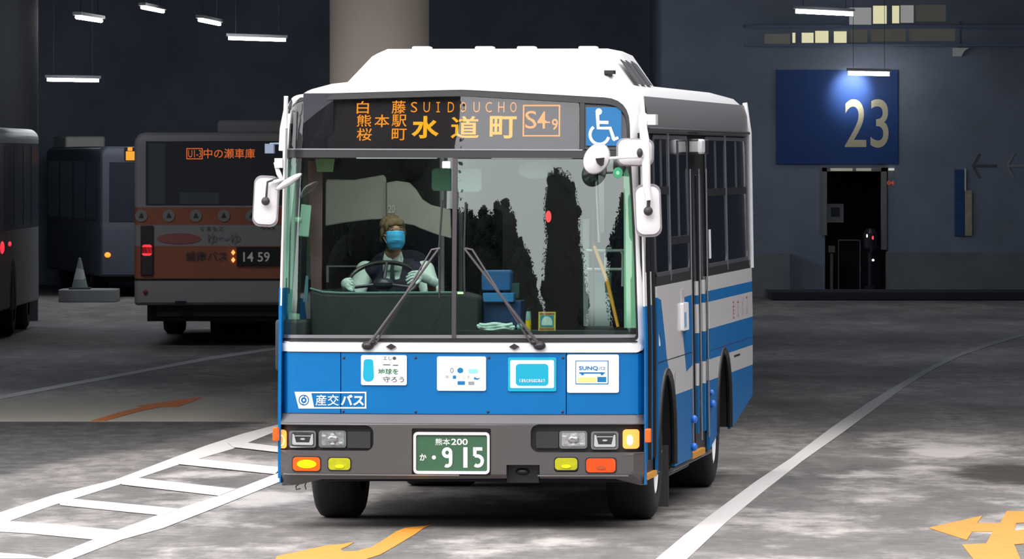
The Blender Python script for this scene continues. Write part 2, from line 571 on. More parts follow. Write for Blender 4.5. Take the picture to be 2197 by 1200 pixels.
# ladder marking: two rails with rungs
lad = [
    [(-15, 1124), (-15, 1106), (120, 1062), (250, 1030), (360, 988), (440, 958), (520, 932), (604, 910), (604, 922), (500, 964), (375, 1001), (250, 1043), (112, 1086), (-15, 1132)],
    [(92, 1203), (150, 1203), (260, 1160), (350, 1135), (450, 1096), (604, 1034), (604, 1014), (475, 1064), (385, 1093), (345, 1105), (250, 1140)],
    [(-15, 1142), (-15, 1118), (120, 1128), (254, 1140), (205, 1160), (60, 1146)],
    [(118, 1073), (168, 1074), (384, 1094), (348, 1108), (130, 1086)],
    [(250, 1030), (300, 1029), (506, 1052), (470, 1066), (262, 1042)],
    [(378, 988), (420, 987), (604, 1006), (590, 1020), (380, 998)],
    [(488, 952), (530, 953), (604, 962), (604, 974), (500, 962)],
    [(-15, 1203), (-15, 1190), (60, 1195), (100, 1203)],
]
paint('ladder_marking', lad, m_white, 'white ladder shaped hatching painted on the yard left of the blue bus', 'road marking')
paint('direction_arrow', [[(195, 904), (225, 904), (300, 883), (345, 874), (380, 874), (410, 864), (433, 853), (388, 858), (330, 867), (292, 872), (310, 873), (262, 884)]],
      m_orange2, 'small deep orange arrow on the yard beyond the ladder marking, left of the bus', 'road marking')
paint('direction_arrow', [[(590, 1203), (594, 1195), (650, 1183), (700, 1172), (735, 1169), (760, 1165), (744, 1174), (731, 1180), (735, 1185), (765, 1184), (796, 1176), (815, 1165), (850, 1142), (870, 1134),
                           (925, 1128), (908, 1135), (890, 1148), (850, 1172), (815, 1192), (780, 1203)]],
      m_orange, 'orange arrow with bent tail painted just before the blue bus', 'road marking')
paint('direction_arrow', [[(1992, 1134), (2108, 1108), (2096, 1124), (2146, 1124), (2160, 1098), (2215, 1098), (2215, 1122), (2180, 1124), (2176, 1140), (2215, 1136), (2215, 1166), (2176, 1170), (2190, 1203), (2090, 1203), (2064, 1170), (2116, 1168), (2130, 1142), (2086, 1142), (2074, 1160)]],
      m_orange, 'orange and yellow branching arrow on the yard in the bottom right corner', 'road marking')

# ---------------------------------------------------------------- hanging tube lamps
m_tube = mat('lit_tube', (255, 255, 255), 0.4, emit=(255, 252, 246), estr=22)
m_fix = mat('lamp_housing', (120, 122, 126), 0.5)
def lamp(p0, p1, Y0, Y1, label, r=0.027, group='hanging tube lamps', en=45):
    a, b = at(*p0, Y0), at(*p1, Y1)
    c = (a + b) / 2
    t = thing('tube_lamp', label, 'lamp', c, 0, group)
    a2, b2 = a - c, b - c
    bm = BM(); tube(bm, [a2, b2], r, 12); obj('tube', bm, m_tube, t)
    d = (b2 - a2)
    bm = BM()
    n = d.normalized(); s = n.cross(Vector((0, 0, 1))).normalized() * 0.05
    L = d.length / 2 + .03
    u = Vector((0, 0, 1))
    M = Matrix((( n.x, s.x / .05, 0, 0), (n.y, s.y / .05, 0, 0), (n.z, 0, 1, 0), (0, 0, 0, 1)))
    box(bm, -L, -0.06, r + 0.004, L, 0.06, r + 0.05, M=M)
    obj('housing', bm, m_fix, t)
    bm = BM()
    for k in (-0.7, 0.7):
        q = n * L * k
        tube(bm, [q + Vector((0, 0, r + .04)), (q.x, q.y, CE - c.z)], 0.004, 6)
    objs('hanger', bm, mat('hanger_dark', (38, 40, 46), .8), t)
    li = bpy.data.lights.new('tube_light', 'POINT'); li.energy = en; li.shadow_soft_size = 0.25; li.color = (0.86, 0.92, 1.0)
    lo_ = bpy.data.objects.new('tube_light', li); lo_.location = c + Vector((0, -.05, -.35)); COL.objects.link(lo_)
    return t
# unseen area lights added under the roof as ambient fill for the bays
for x_, y_ in ((-7, 72), (-7, 86), (-7, 101), (6, 72), (6, 86), (6, 101), (0, 110), (11, 112), (-14, 110)):
    li = bpy.data.lights.new('bay_fill_light', 'AREA'); li.shape = 'RECTANGLE'; li.size = 2.4; li.size_y = .3; li.energy = 95; li.color = (0.82, 0.9, 1.0)
    lo_ = bpy.data.objects.new('bay_fill_light', li); lo_.location = (x_, y_, CE - .5); COL.objects.link(lo_)
lamp((490, 82), (613, 86), 118, 118, 'tube lamp hanging right of the others, above the orange bus roof')
lamp((101, 171), (212, 173), 118, 118, 'lowest tube lamp hanging on the left, above the dark bus')
lamp((-90, 105), (29, 108), 118, 118, 'tube lamp cut off by the left edge of the photo')
lamp((165, 37), (217, 45), 104, 111, 'short slanting tube lamp up left of the two other slanting ones')
lamp((305, 16), (350, 25), 116, 124, 'topmost slanting tube lamp, near the upper edge on the left')
lamp((428, 43), (471, 52), 112, 120, 'slanting tube lamp just left of the beige column')
lamp((1707, 24), (1830, 30), 117, 117, 'long tube lamp at the upper right beside the lit windows', r=0.034)
lamp((1820, 157), (1908, 159), WY - 0.9, WY - 0.9, 'tube lamp above the big bay number twenty three', r=0.034, en=3)

# bay sign
SGN = None
sg = thing('bay_sign', 'dark blue sign panel with a big silvery 23 above the doorway', 'sign', (0, WY - 0.001, 0))
bm = BM(); plate(bm, [[(wx(1665), wz(352)), (wx(1926), wz(352)), (wx(1926), wz(150)), (wx(1665), wz(150))]], 0.05, mp=lambda u, v, w: (u, -0.05 - w, v))
obj('panel', bm, mat('sign_blue', (14, 62, 128), 0.6, noise=0.06, nscale=1), sg)
bm = BM(); text(bm, '23', wx(1812), wz(317), wx(1906), wz(213), lambda u, v, w: (u, -0.058, v), bold=0.006, res=10)
obj('number', bm, mat('sign_number', (200, 192, 165), 0.35, metal=0.1), sg)
sl = bpy.data.lights.new('sign_lamp_light', 'SPOT'); sl.energy = 80; sl.shadow_soft_size = 0.08; sl.color = (0.95, 0.98, 1)
sl.spot_size = R(70); sl.spot_blend = 0.9
so = bpy.data.objects.new('sign_lamp_light', sl); so.location = at(1838, 152, WY - 0.6); so.rotation_euler = (R(62), 0, R(6)); COL.objects.link(so)

# arrows, banner, small fittings on the right wall
m_arrow = mat('wall_arrow_grey', (150, 152, 156), 0.7)
def arrow(x0, x1, yc, h, label, m=m_arrow):
    bm = BM()
    t = 3.0
    def P(a, b): return (wx(a), wz(b))
    L = [P(x0, yc), P(x0 + h * .55, yc - h), P(x0 + h * .75, yc - h), P(x0 + 6, yc - t), P(x1, yc - t), P(x1, yc + t), P(x0 + 6, yc + t), P(x0 + h * .75, yc + h), P(x0 + h * .55, yc + h)]
    plate(bm, [L], 0.01, mp=lambda u, v, w: (u, WY - 0.012 - w, v))
    return tag(obj('wall_arrow', bm, m), label, 'sign', 'arrows on the right wall')
arrow(2085, 2138, 356, 26, 'dimmer left-pointing arrow on the dark wall, left one of the two', mat('wall_arrow_dim', (86, 88, 94), 0.7))
arrow(2158, 2225, 356, 27, 'brighter left-pointing arrow on the dark wall at the right edge')
bn = thing('hanging_banner', 'tall blue banner with a pale edge and beige strip on the right wall', 'banner', (0, WY, 0))
def wbox(nm, a, b, c, d, y, m, par, th=0.03):
    bm = BM(); box(bm, wx(a), -y - th, wz(d), wx(b), -y, wz(c)); return obj(nm, bm, m, par)
wbox('cloth', 2048, 2069, 364, 506, 0.02, mat('banner_blue', (44, 74, 130), 0.8, noise=.25, nscale=6), bn)
wbox('edge', 2069, 2072.5, 362, 410, 0.02, mat('banner_edge', (225, 222, 205), 0.6), bn)
wbox('strip', 2070, 2085, 409, 506, 0.02, mat('banner_strip', (178, 170, 140), 0.8, noise=.2, nscale=8), bn)
pf = thing('wall_picture', 'small pale square frame hanging in the dark doorway', 'picture', (0, WY + 0.4, 0))
bm = BM(); plate(bm, [[(wx(1776), wz(478)), (wx(1812), wz(478)), (wx(1812), wz(438)), (wx(1776), wz(438))], [(wx(1785), wz(466)), (wx(1785), wz(446)), (wx(1804), wz(446)), (wx(1804), wz(466))]], 0.03, mp=lambda u, v, w: (u, -w - .03, v))
obj('border', bm, mat('frame_grey', (135, 136, 138), 0.7), pf)
bm = BM(); box(bm, wx(1785), -.02, wz(466), wx(1804), -.015, wz(446)); obj('picture', bm, mat('frame_inner', (44, 46, 54), 0.6), pf)
bm = BM(); box(bm, wx(1778), WY + .1, wz(542), wx(1792), WY + .3, wz(528)); box(bm, wx(1782), WY + .15, 0, wx(1788), WY + .25, wz(542))
tag(obj('notice_box', bm, mat('notice_grey', (110, 106, 98), 0.7)), 'small dull notice box on a post at the left side of the doorway', 'box')
# red digits beside the door
bm = BM(); text(bm, '04', wx(1903), wz(397), wx(1918), wz(388), lambda u, v, w: (u, WY - 0.03, v), bold=0.02)
tag(obj('red_digit_display', bm, mat('red_digits', (60, 20, 10), 0.6, emit=(190, 80, 50), estr=0.6)), 'tiny dim red lit digits beside the doorway top', 'display')
# doorway head lights
bm = BM(); box(bm, wx(1781), WY - .2, wz(367), wx(1828), WY - .12, wz(361)); box(bm, wx(1836), WY - .2, wz(367), wx(1868), WY - .12, wz(361))
objs('head_lamp', bm, mat('dim_lamp', (150, 150, 140), 0.5, emit=(190, 190, 170), estr=0.35, noise=.4, nscale=4), df)
bm = BM(); box(bm, wx(1906), WY - .1, wz(366), wx(1918), WY, wz(361))
tag(obj('wall_lamp', bm, mat('dim_lamp2', (200, 200, 190), 0.5, emit=(220, 220, 205), estr=0.6)), 'tiny pale wall lamp just right of the doorway top', 'lamp')
# gate post with a red light standing in the doorway
ps = thing('signal_post', 'dark post with a small red light and white glints in the doorway', 'post', (wx(1866), WY - .1, 0.13))
bm = BM(); lathe(bm, [(0, 0), (.1, 0), (.1, .03), (.035, .05), (.035, .6), (.11, .68), (.12, .92), (.06, 1.0), (0, 1.0)], n=20)
obj('post_body', bm, mat('post_dark', (40, 42, 48), 0.4), ps)
bm = BM(); ell(bm, (wx(1871) - wx(1866), -.1, wz(510) - .13), (.018, .02, .035)); obj('red_light', bm, mat('post_red', (200, 30, 30), 0.4, emit=(255, 50, 60), estr=2.5), ps)
bm = BM(); ell(bm, (wx(1859) - wx(1866), -.1, wz(506) - .13), (.014, .02, .03)); ell(bm, (wx(1872) - wx(1866), -.1, wz(558) - .13), (.022, .02, .02)); objs('glint_light', bm, mat('post_white', (230, 230, 230), 0.4, emit=(240, 245, 240), estr=1.4), ps)
# security camera and ceiling vents upper right
sc_ = thing('security_camera', 'pale wedge shaped camera housing high on the right wall', 'camera', at(2058, 112, WY))
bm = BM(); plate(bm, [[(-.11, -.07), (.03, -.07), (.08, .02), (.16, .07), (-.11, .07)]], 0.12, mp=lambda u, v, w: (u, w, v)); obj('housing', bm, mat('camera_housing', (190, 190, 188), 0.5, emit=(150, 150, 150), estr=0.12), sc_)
bm = BM(); tube(bm, [(0, -.06, .06), (0, -.06, .5), (0, 0, .5)], 0.012); obj('bracket', bm, m_fix, sc_)
# ---------------------------------------------------------------- the blue and white bus
TH = R(6.2)
D0 = 45.7
X0 = (988 - CX) * D0 / F
CT, ST = cos(TH), sin(TH)
HW = 1.15
BUSLOC = (X0, D0, 0)
bus = thing('bus', 'blue and white city bus with lit destination display driving out of the terminal', 'bus', BUSLOC, -TH)

def proj(x, y, z):
    X = X0 + x * CT + y * ST; Y = D0 - x * ST + y * CT
    return CX + F * X / Y, HY + F * (CH - z) / Y
def taper(z): return 1 - 0.028 * max(0.0, z - 1.15) / 1.5
def slope_y(z):
    """how far the front face lies back at height z"""
    if z <= 1.15: return 0.0
    a, b, h = tan(R(2.5)), tan(R(11)), 1.6
    t = z - 1.15
    return a * t + (b - a) * t * t / (2 * h)
RB = 7.0
def fy(x, z):
    ax = abs(x)
    y = x * x / (2 * RB) + slope_y(z)
    if ax > 1.05:
        d = min(ax - 1.05, 0.0999)
        y += 0.1 - sqrt(max(0, 0.01 - d * d))
    return y
def FM(off=0.0):
    """map (x, z, w) on to the front face, off in front of it"""
    def g(u, v, w=0.0):
        return (u * taper(v), fy(u, v) - off - w, v)
    return g
def PF(px, py, off=0.0):
    x, z = (px - 988) / 343, CH - (py - HY) / 344
    g = FM(off)
    for _ in range(8):
        qx, qy = proj(*g(x, z))
        x += (px - qx) / 343; z -= (py - qy) / 344
    return x, z
def PFs(pts, off=0.0): return [PF(a, b, off) for a, b in pts]
def PP(px, py, y):
    """bus-local x, z of the point in the plane y seen at a pixel"""
    x, z = 0.0, 1.5
    for _ in range(8):
        qx, qy = proj(x, y, z)
        x += (px - qx) / 340; z -= (py - qy) / 340
    return x, z
def frect(px0, py0, px1, py1, r, off=0.0):
    """rounded rectangle on the front given by its corners in the photograph, r in metres"""
    x0, z1 = PF(px0, py0, off); x1, z0 = PF(px1, py1, off)
    return rrect(x0, z0, x1, z1, r)
CUT = (0.06, 0.15)

m_wht = mat('bus_white', (238, 236, 238), 0.32, coat=0.3)
m_blu = mat('bus_blue', (0, 110, 180), 0.45, spec=0.3, coat=0.0, noise=0.05, nscale=1.5)
m_blk = mat('bus_black_rubber', (26, 26, 29), 0.5)
m_trim = mat('bus_dark_trim', (44, 42, 46), 0.35)
m_bump = mat('bumper_grey', (92, 88, 88), 0.36, metal=0.15, noise=0.04, nscale=3)
m_chr = mat('chrome', (215, 215, 220), 0.12, metal=1.0)
m_sil = mat('silver_paint', (168, 168, 174), 0.35, metal=0.5)
m_lens = mat('clear_lens', (190, 192, 194), 0.08, metal=0.75, noise=0.45, nscale=30)
m_int = mat('interior_dark', (44, 48, 50), 0.8)
m_dash = mat('dash_dark_slate', (50, 54, 56), 0.6, noise=0.1, nscale=6)
m_scr = glass('windscreen_glass', (212, 226, 221), 0.145)
m_dgl = glass('display_glass', (190, 188, 190), 0.11, gcol=(1, .97, 1, 1))
m_sgl = mat('side_window_tint', (26, 29, 36), 0.09, spec=0.5)

def fpart(name, loops, t, m, off=0.0, parent=bus, cut=CUT, **k):
    bm = BM(); plate(bm, loops, t, mp=lambda u, v, w: FM(off)(u, v, w), cut=cut)
    return obj(name, bm, m, parent, **k)

# --- bumper: ledge on top, lip below
def bump_off(z):
    if z > 0.655: return 0.075 - (z - 0.655) / 0.06 * 0.055
    if z < 0.345: return 0.075 - (0.345 - z) / 0.065 * 0.05
    return 0.075
def BMAP(u, v, w): return (u, fy(u, v) - bump_off(v) - w, v)
zt = 0.715
lamp_l = frect(588, 910, 802, 968, (.0, .05, .05, .0), .06)
lamp_r = frect(1139, 911, 1385, 970, (.05, .0, .0, .05), .06)
lamp_l = [(max(-1.149, x), z) for x, z in lamp_l]; lamp_r = [(min(1.149, x), z) for x, z in lamp_r]
pr = frect(884, 919, 1054, 1021, .012, .06)
nt_ = frect(1087, 995, 1158, 1045, .008, .06)
lip = PFs([(606, 1043), (640, 1041), (690, 1029), (1086, 1027), (1158, 1027), (1320, 1028), (1374, 1042)], .06)
outer = [(-1.149, zt), (-1.149, lip[0][1])] + lip[:4] + [(nt_[0][0], lip[3][1]), (nt_[0][0], nt_[-1][1]), (nt_[len(nt_) // 2][0], nt_[-1][1]), (nt_[len(nt_) // 2][0], lip[4][1])] + lip[4:] + [(1.149, lip[-1][1]), (1.149, zt)]
# lamp bays are open to the sides, so they belong to the outline
outer = [(-1.149, zt), (-1.149, lamp_l[-1][1]), *[p for p in reversed(lamp_l) if p[0] > -1.1], (-1.149, lamp_l[0][1])] + outer[1:-1] + \
        [(1.149, lamp_r[5][1]), *[p for p in reversed(lamp_r[:6])], *[p for p in reversed(lamp_r[-6:])], (1.149, lamp_r[-6][1]), (1.149, zt)]
def small_hole(a, b, c, d): return frect(a, b, c, d, .02, .07)
holes = [pr, small_hole(627, 979, 689, 1013), small_hole(703, 981, 753, 1011), small_hole(1189, 983, 1241, 1013), small_hole(1256, 982, 1323, 1016)]
bm = BM()
b2 = BM(); plate(b2, [outer] + holes, 0.05, cut=(0.06, 0.012))
for v in b2.verts: v.co = Vector(BMAP(v.co.x, v.co.y, v.co.z + (0 if v.co.z else 0)))
join(bm, b2)
bumper = obj('bumper', bm, m_bump, bus, smooth=25)
bm = BM(); plate(bm, [[(-1.149, .662), (1.149, .662), (1.149, .712), (-1.149, .712)]], .0, mp=lambda u, v, w: (u, fy(u, v) - bump_off(v) - .003, v), cut=(.06, .012)); obj('bumper_ledge_sheen', bm, mat('ledge_sky_sheen', (104, 101, 105), .35, metal=.5), bumper)  # lighter, shinier sheet painting in the skylight caught by the ledge
bm = BM(); plate(bm, [[(-1.12, .335), (-.0, .335), (-.0, .345), (-1.12, .345)]], .0, mp=lambda u, v, w: (u, fy(u, v) - bump_off(v) - .004, v), cut=(.06, .012)); plate(bm, [[(.49, .335), (1.05, .335), (1.05, .345), (.49, .345)]], .0, mp=lambda u, v, w: (u, fy(u, v) - bump_off(v) - .004, v), cut=(.06, .012)); objs('bumper_lip_highlight', bm, mat('lip_highlight', (185, 182, 184), .3, metal=.3), bumper)  # pale strips painting the highlight along the lip
# dark housings behind the openings
def housing(name, L, m, dep=0.03, parent=bumper, off=0.03):
    bm = BM(); plate(bm, [L], dep, mp=FM(off), cut=CUT)
    return obj(name, bm, m, parent)
gx = lambda L, d: [(x + (d if x > sum(p[0] for p in L) / len(L) else -d), z + (d if z > sum(p[1] for p in L) / len(L) else -d)) for x, z in L]
for L in (lamp_l, lamp_r):
    LL = [(max(-1.148, min(1.148, x)), z) for x, z in gx(L, .01)]
    housing('lamp_bay', LL, mat('lamp_bay_black', (34, 34, 37), 0.5))
housing('plate_recess', gx(pr, .01), mat('recess_grey', (82, 79, 80), 0.5))
# lamps
def headlamp(a, b, c, d, kind):
    L = frect(a, b, c, d, .018, .05)
    o = fpart('headlamp', [L], 0.02, mat('lamp_rim', (150, 150, 154), 0.25, metal=.7), off=0.055, parent=bumper, cut=None)
    x0, z1 = PF(a + 5, b + 4, .07); x1, z0 = PF(c - 5, d - 4, .07)
    bm = BM()
    if kind == 'beam':     # dark lens with a bright U reflector
        plate(bm, [rrect(x0, z0, x1, z1, .012)], 0.004, mp=FM(.058)); obj('lens', bm, mat('beam_lens', (70, 72, 74), 0.12, metal=.4, noise=.3, nscale=40), o)
        bm = BM(); h = z1 - z0; wd = x1 - x0
        plate(bm, [[(x0 + .006, z1 - .01), (x0 + .004, z0 + .012), (x0 + .012, z0 + .004), (x1 - .012, z0 + .004), (x1 - .004, z0 + .012), (x1 - .006, z1 - .01), (x1 - .016, z1 - .012), (x1 - .03, z0 + .02), (x0 + .03, z0 + .02), (x0 + .016, z1 - .012)]], .003, mp=FM(.062))
        text_z = (z0 + z1) / 2
        plate(bm, [circ((x0 + x1) / 2, text_z, .016, .006, 12)], .003, mp=FM(.062)); plate(bm, [rrect(x0 + .02, z1 - .025, x1 - .02, z1 - .02, .001)], .003, mp=FM(.062))
        obj('reflector', bm, mat('reflector_bright', (225, 226, 228), 0.2, metal=.5), o)
    else:
        plate(bm, [rrect(x0, z0, x1, z1, .012)], 0.004, mp=FM(.058)); obj('lens', bm, m_lens, o)
        bm = BM(); cx, cz = (x0 + x1) / 2, (z0 + z1) / 2
        ell(bm, FM(.06)(cx, cz), (.036, .012, .026)); obj('bulb_cover', bm, mat('bulb_glass', (170, 168, 170), 0.1, metal=.6), o)
        bm = BM()
        for (ax, az) in ((x0 + .018, z1 - .02), (x1 - .02, z0 + .02), (cx, z1 - .012), (cx, cz - .028)):
            plate(bm, [circ(ax, az, .014, .007, 12)], .002, mp=FM(.075))
        obj('reflector', bm, mat('reflector_bright', (225, 226, 228), 0.2, metal=.5), o)
    return o
headlamp(620, 924, 678, 961, 'beam'); headlamp(684, 924, 743, 961, 'round')
headlamp(1200, 925, 1260, 963, 'round'); headlamp(1268, 926, 1327, 965, 'beam')
for a, b in ((745, 795), (1150, 1198)):
    fpart('blank_cover', [frect(a, 926, b, 962, .008, .05)], 0.01, mat('cover_black', (44, 43, 47), 0.6), off=0.05, parent=bumper, cut=None)
m_am = mat('amber_lit', (255, 150, 60), 0.3, emit=(255, 158, 80), estr=1.1)
m_amc = mat('amber_core', (255, 220, 150), 0.3, emit=(255, 236, 190), estr=1.6)
for a, c, s in ((590, 614, -1), (1336, 1371, 1)):
    o = fpart('corner_lamp', [[(max(-1.148, min(1.148, x)), z) for x, z in frect(a, 922, c, 963, .02, .06)]], 0.03, m_am, off=0.06, parent=bumper, cut=(.02, .1), label='glowing amber corner lamp')
    cx = (a + c) / 2
    fpart('bulb', [circ(*PF(cx - s * 2, 945, .06), .02, .033, 16)], 0.002, m_amc, off=0.064, parent=o, cut=None)
    bm = BM(); x = s * 1.15
    box(bm, x - .0 if s > 0 else x - .035, .02, PF(1372, 935)[1] - .04, x + .035 if s > 0 else x, .09, PF(1372, 935)[1] + .045)
    obj('side_marker', bm, mat('marker_orange', (225, 96, 30), 0.3, emit=(230, 90, 20), estr=.35), o, bevel=.006)
def foot_lamp(a, b, c, d, name, m, m2, lit):
    L = frect(a, b, c, d, .022, .07)
    o = fpart(name, [L], 0.03, m, off=0.082, parent=bumper, cut=None, bevel=.004)
    cx, cy = (a + c) / 2, (b + d) / 2
    fpart('bulb', [circ(*PF(cx, cy + (0 if lit else 5), .08), .062 if lit else .03, .026 if lit else .012, 20)], 0.002, m2, off=0.087, parent=o, cut=None)
    fpart('gasket', [gx(L, .006), L], 0.02, m_blk, off=0.079, parent=o, cut=None)
    return o
foot_lamp(629, 981, 687, 1011, 'turn_signal', mat('signal_orange_lit', (250, 80, 10), 0.3, emit=(255, 70, 10), estr=1.1), mat('signal_yellow', (255, 210, 0), 0.3, emit=(255, 205, 0), estr=1.5), True)['label'] = 'lit orange turn signal'
foot_lamp(1258, 984, 1321, 1014, 'turn_signal', mat('signal_orange', (225, 78, 20), 0.25, noise=.2, nscale=25, emit=(200, 60, 10), estr=.25), mat('signal_orange2', (190, 84, 40), 0.3), False)['label'] = 'unlit orange turn signal'
my = mat('fog_yellow', (188, 186, 30), 0.2, noise=.12, nscale=30); my2 = mat('fog_bright', (240, 236, 20), 0.2)
for a, c in ((705, 752), (1191, 1239)):
    foot_lamp(a, 983, c, 1009, 'fog_lamp', my, my2, False)
# tow bracket in the notch, plate
bm = BM(); x, z = PF(1122, 1012, 0)
box(bm, x - .1, .0, z - .07, x + .1, .05, z + .05); ell(bm, (x, -.0, z - .0), (.045, .03, .022)); obj('tow_bracket', bm, mat('tow_black', (30, 30, 34), 0.35), bus)
L = frect(887, 927, 1051, 1018, .028, .05)
pl = fpart('number_plate', [frect(891, 931, 1047, 1014, .012, .05)], 0.006, mat('plate_green', (58, 100, 72), 0.5, noise=.06, nscale=40), off=0.052, cut=CUT, label='green number plate with white figures')
fpart('plate_frame', [L, frect(893, 933.5, 1045.5, 1011.5, .012, .05)[::-1]], 0.02, mat('plate_frame_white', (228, 224, 228), 0.3), off=0.062, parent=pl, cut=CUT, bevel=.003)
bm = BM(); mp = FM(.0545)
def ft(bm, s, a, b, c, d, bold=.0, off=.0545, cut=.05, skew=0.0):
    x0, z1 = PF(a, b, off); x1, z0 = PF(c, d, off)
    return text(bm, s, x0, z0, x1, z1, FM(off), bold=bold, cut=cut, skew=skew)
ft(bm, '熊本', 934, 941, 965.5, 956, .008); ft(bm, '200', 968, 941.5, 1003.5, 955.5, .018)
ft(bm, 'か', 900.5, 974, 915, 989, .025)
fpart('t', [circ(*PF(931, 982, .055), .013, None, 16)], 0, m_wht, off=.0545).parent = pl
bpy.data.objects['t'].name = 'plate_dot'
# figures drawn with the plate's own stroke shapes
def stroke(bm, pts, wd, mp, closed=False, n=6):
    """a round-ended stroke of width wd along (u, v) pts"""
    pts = [Vector(p) for p in pts]
    lo, hi = [], []
    m = len(pts)
    for i, p in enumerate(pts):
        a = pts[i - 1] if (i or closed) else p; b = pts[(i + 1) % m] if (i < m - 1 or closed) else p
        d = (b - a).normalized(); nn = Vector((-d.y, d.x)) * wd / 2
        lo.append(p + nn); hi.append(p - nn)
    A = [bm.verts.new(mp(q.x, q.y, 0)) for q in lo]; B = [bm.verts.new(mp(q.x, q.y, 0)) for q in hi]
    for i in range(m if closed else m - 1):
        j = (i + 1) % m
        bm.faces.new((A[i], A[j], B[j], B[i]))
def arcp(cx, cz, rx, rz, a0, a1, n=14):
    return [(cx + rx * cos(R(a0 + (a1 - a0) * k / n)), cz + rz * sin(R(a0 + (a1 - a0) * k / n))) for k in range(n + 1)]
o55 = .0545
def pk(a, b): return PF(a, b, o55)
wd = .0215
def figure9(bm, a, c, t, b):
    x0, z1 = pk(a, t); x1, z0 = pk(c, b); x0 += wd / 2; x1 -= wd / 2; z1 -= wd / 2; z0 += wd / 2
    h = z1 - z0; r = (x1 - x0) / 2; cx = x0 + r
    stroke(bm, arcp(cx, z1 - r * 1.05, r, r * 1.05, 0, 360, 24)[:-1], wd, FM(o55), closed=True)
    stroke(bm, [(x1, z1 - r * 1.05), (x1, z0 + r + .002)] + arcp(cx, z0 + r, r, r, -8, -125, 10), wd, FM(.0547))
figure9(bm, 948, 970.5, 960, 1004)
x0, z1 = pk(994, 960); x1, z0 = pk(1003, 1004); plate(bm, [[(x0, z0), (x1, z0), (x1, z1), (x0, z1)]], 0, mp=FM(o55))
x0, z1 = pk(1015, 960); x1, z0 = pk(1038.5, 1004); x0 += wd / 2; x1 -= wd / 2; z1 -= wd / 2; z0 += wd / 2; r = (x1 - x0) / 2 + .006
stroke(bm, [(x1, z1), (x0 + .001, z1)], wd, FM(o55)); stroke(bm, [(x0, z1 + wd / 2), (x0, z1 - (z1 - z0) * .42)], wd, FM(o55))
stroke(bm, [(x0, z1 - (z1 - z0) * .40)] + arcp(x1 - r, z0 + r * 1.05, r, r * 1.05, 85, -128, 14), wd, FM(o55))
obj('plate_lettering', bm, mat('plate_white', (240, 242, 240), 0.5), pl, smooth=0)

# --- blue front panels with seams and screws
zb0 = 0.715
zb1 = PF(988, 758)[1]
sx = [-1.149, PF(731, 820)[0], PF(1215, 820)[0], 1.149]
for i in range(3):
    g = 0.003
    fpart('front_panel', [[(sx[i] + (g if i else 0), zb0), (sx[i + 1] - (g if i < 2 else 0), zb0), (sx[i + 1] - (g if i < 2 else 0), zb1), (sx[i] + (g if i else 0), zb1)]], 0.02, m_blu, cut=(0.05, 0.1))
bm = BM(); plate(bm, [[(-1.12, .3), (1.12, .3), (1.12, zb1 + .02), (-1.12, zb1 + .02)]], 0.02, mp=FM(-.025), cut=CUT); obj('front_backing', bm, mat('seam_dark', (18, 22, 40), .8), bus)
bm = BM()
for a, b in ((738, 768), (892, 768), (1049, 768), (1208, 768), (737, 883), (892, 884), (1047, 884), (1207, 884)):
    x, z = PF(a, b); y = fy(x, z)
    ell(bm, (x, y, z), (.009, .006, .009), 10)
objs('panel_screw', bm, mat('screw', (70, 60, 70), 0.4, metal=.5), bus)
fpart('seam_strip', [[(-1.149, zb0 - .006), (1.149, zb0 - .006), (1.149, zb0 + .004), (-1.149, zb0 + .004)]], .03, mat('seam_navy', (24, 28, 60), .5), off=.006)

# --- company sign on the blue panel: parallelogram badge and outlined lettering
sgn = BM(); o3 = .003
plate(sgn, [PFs([(632, 841), (665, 841), (673, 877), (641, 877)]), circ(*PF(652, 859), .034, .034, 32)[::-1]], .001, mp=FM(o3), cut=CUT)
plate(sgn, [PFs([(664, 841), (786, 841), (786, 877), (671, 877)]), PFs([(668, 844), (674, 874), (783, 874), (783, 844)])], .001, mp=FM(o3), cut=CUT)
bx_, bz_ = PF(652, 859)
plate(sgn, [circ(bx_, bz_, .027, None, 24), circ(bx_, bz_, .0185, None, 24)[::-1]], .001, mp=FM(o3)); plate(sgn, [circ(bx_, bz_, .007, None, 12)], .001, mp=FM(o3))
ft(sgn, '産交', 677, 847, 727, 871, .007, off=.0035); ft(sgn, 'バス', 731, 847, 781, 871, .036, off=.0035)
ob = obj('company_sign', sgn, mat('sign_white', (250, 250, 250), .5), bus, smooth=0, label='white outlined lettering with a round emblem')
bm = BM(); stroke(bm, [(bx_ + .006, bz_ + .02), (bx_ + .003, bz_ + .032)], .008, FM(.0045)); stroke(bm, [(bx_ - .006, bz_ - .02), (bx_ - .003, bz_ - .032)], .008, FM(.0045))
obj('emblem_mark', bm, m_blu, ob, smooth=0)

# --- four notice plates
m_nw = mat('notice_white', (250, 249, 250), .45)
m_ink = mat('ink_dark', (70, 84, 80), .6); m_ing = mat('ink_green', (48, 120, 86), .6); m_inb = mat('ink_blue', (0, 118, 180), .6)
m_cy = mat('cyan_print', (0, 172, 206), .5); m_ye = mat('yellow_print', (240, 224, 140), .6); m_gr2 = mat('grey_print', (150, 150, 160), .6)
def notice(a, b, c, d, m=m_nw, label=None, name='notice_board'):
    return fpart(name, [frect(a, b, c, d, .012)], .008, m, off=.010, cut=CUT, label=label)
n1 = notice(775, 762, 873, 827, label='white notice with green lettering')
bm = BM(); ft(bm, '地球を', 811, 791, 855, 804, .02, off=.0115); obj('lettering', bm, m_ing, n1, smooth=0)
bm = BM(); ft(bm, '守ろう', 822, 808, 867, 821, .01, off=.0115); ft(bm, 'エし●', 822, 765, 850, 773, .01, off=.0115)
for a, c, y in ((822, 838, 782), (843, 855, 783)): plate(bm, [frect(a, y, c, y + 2, .001)], 0, mp=FM(.0115))
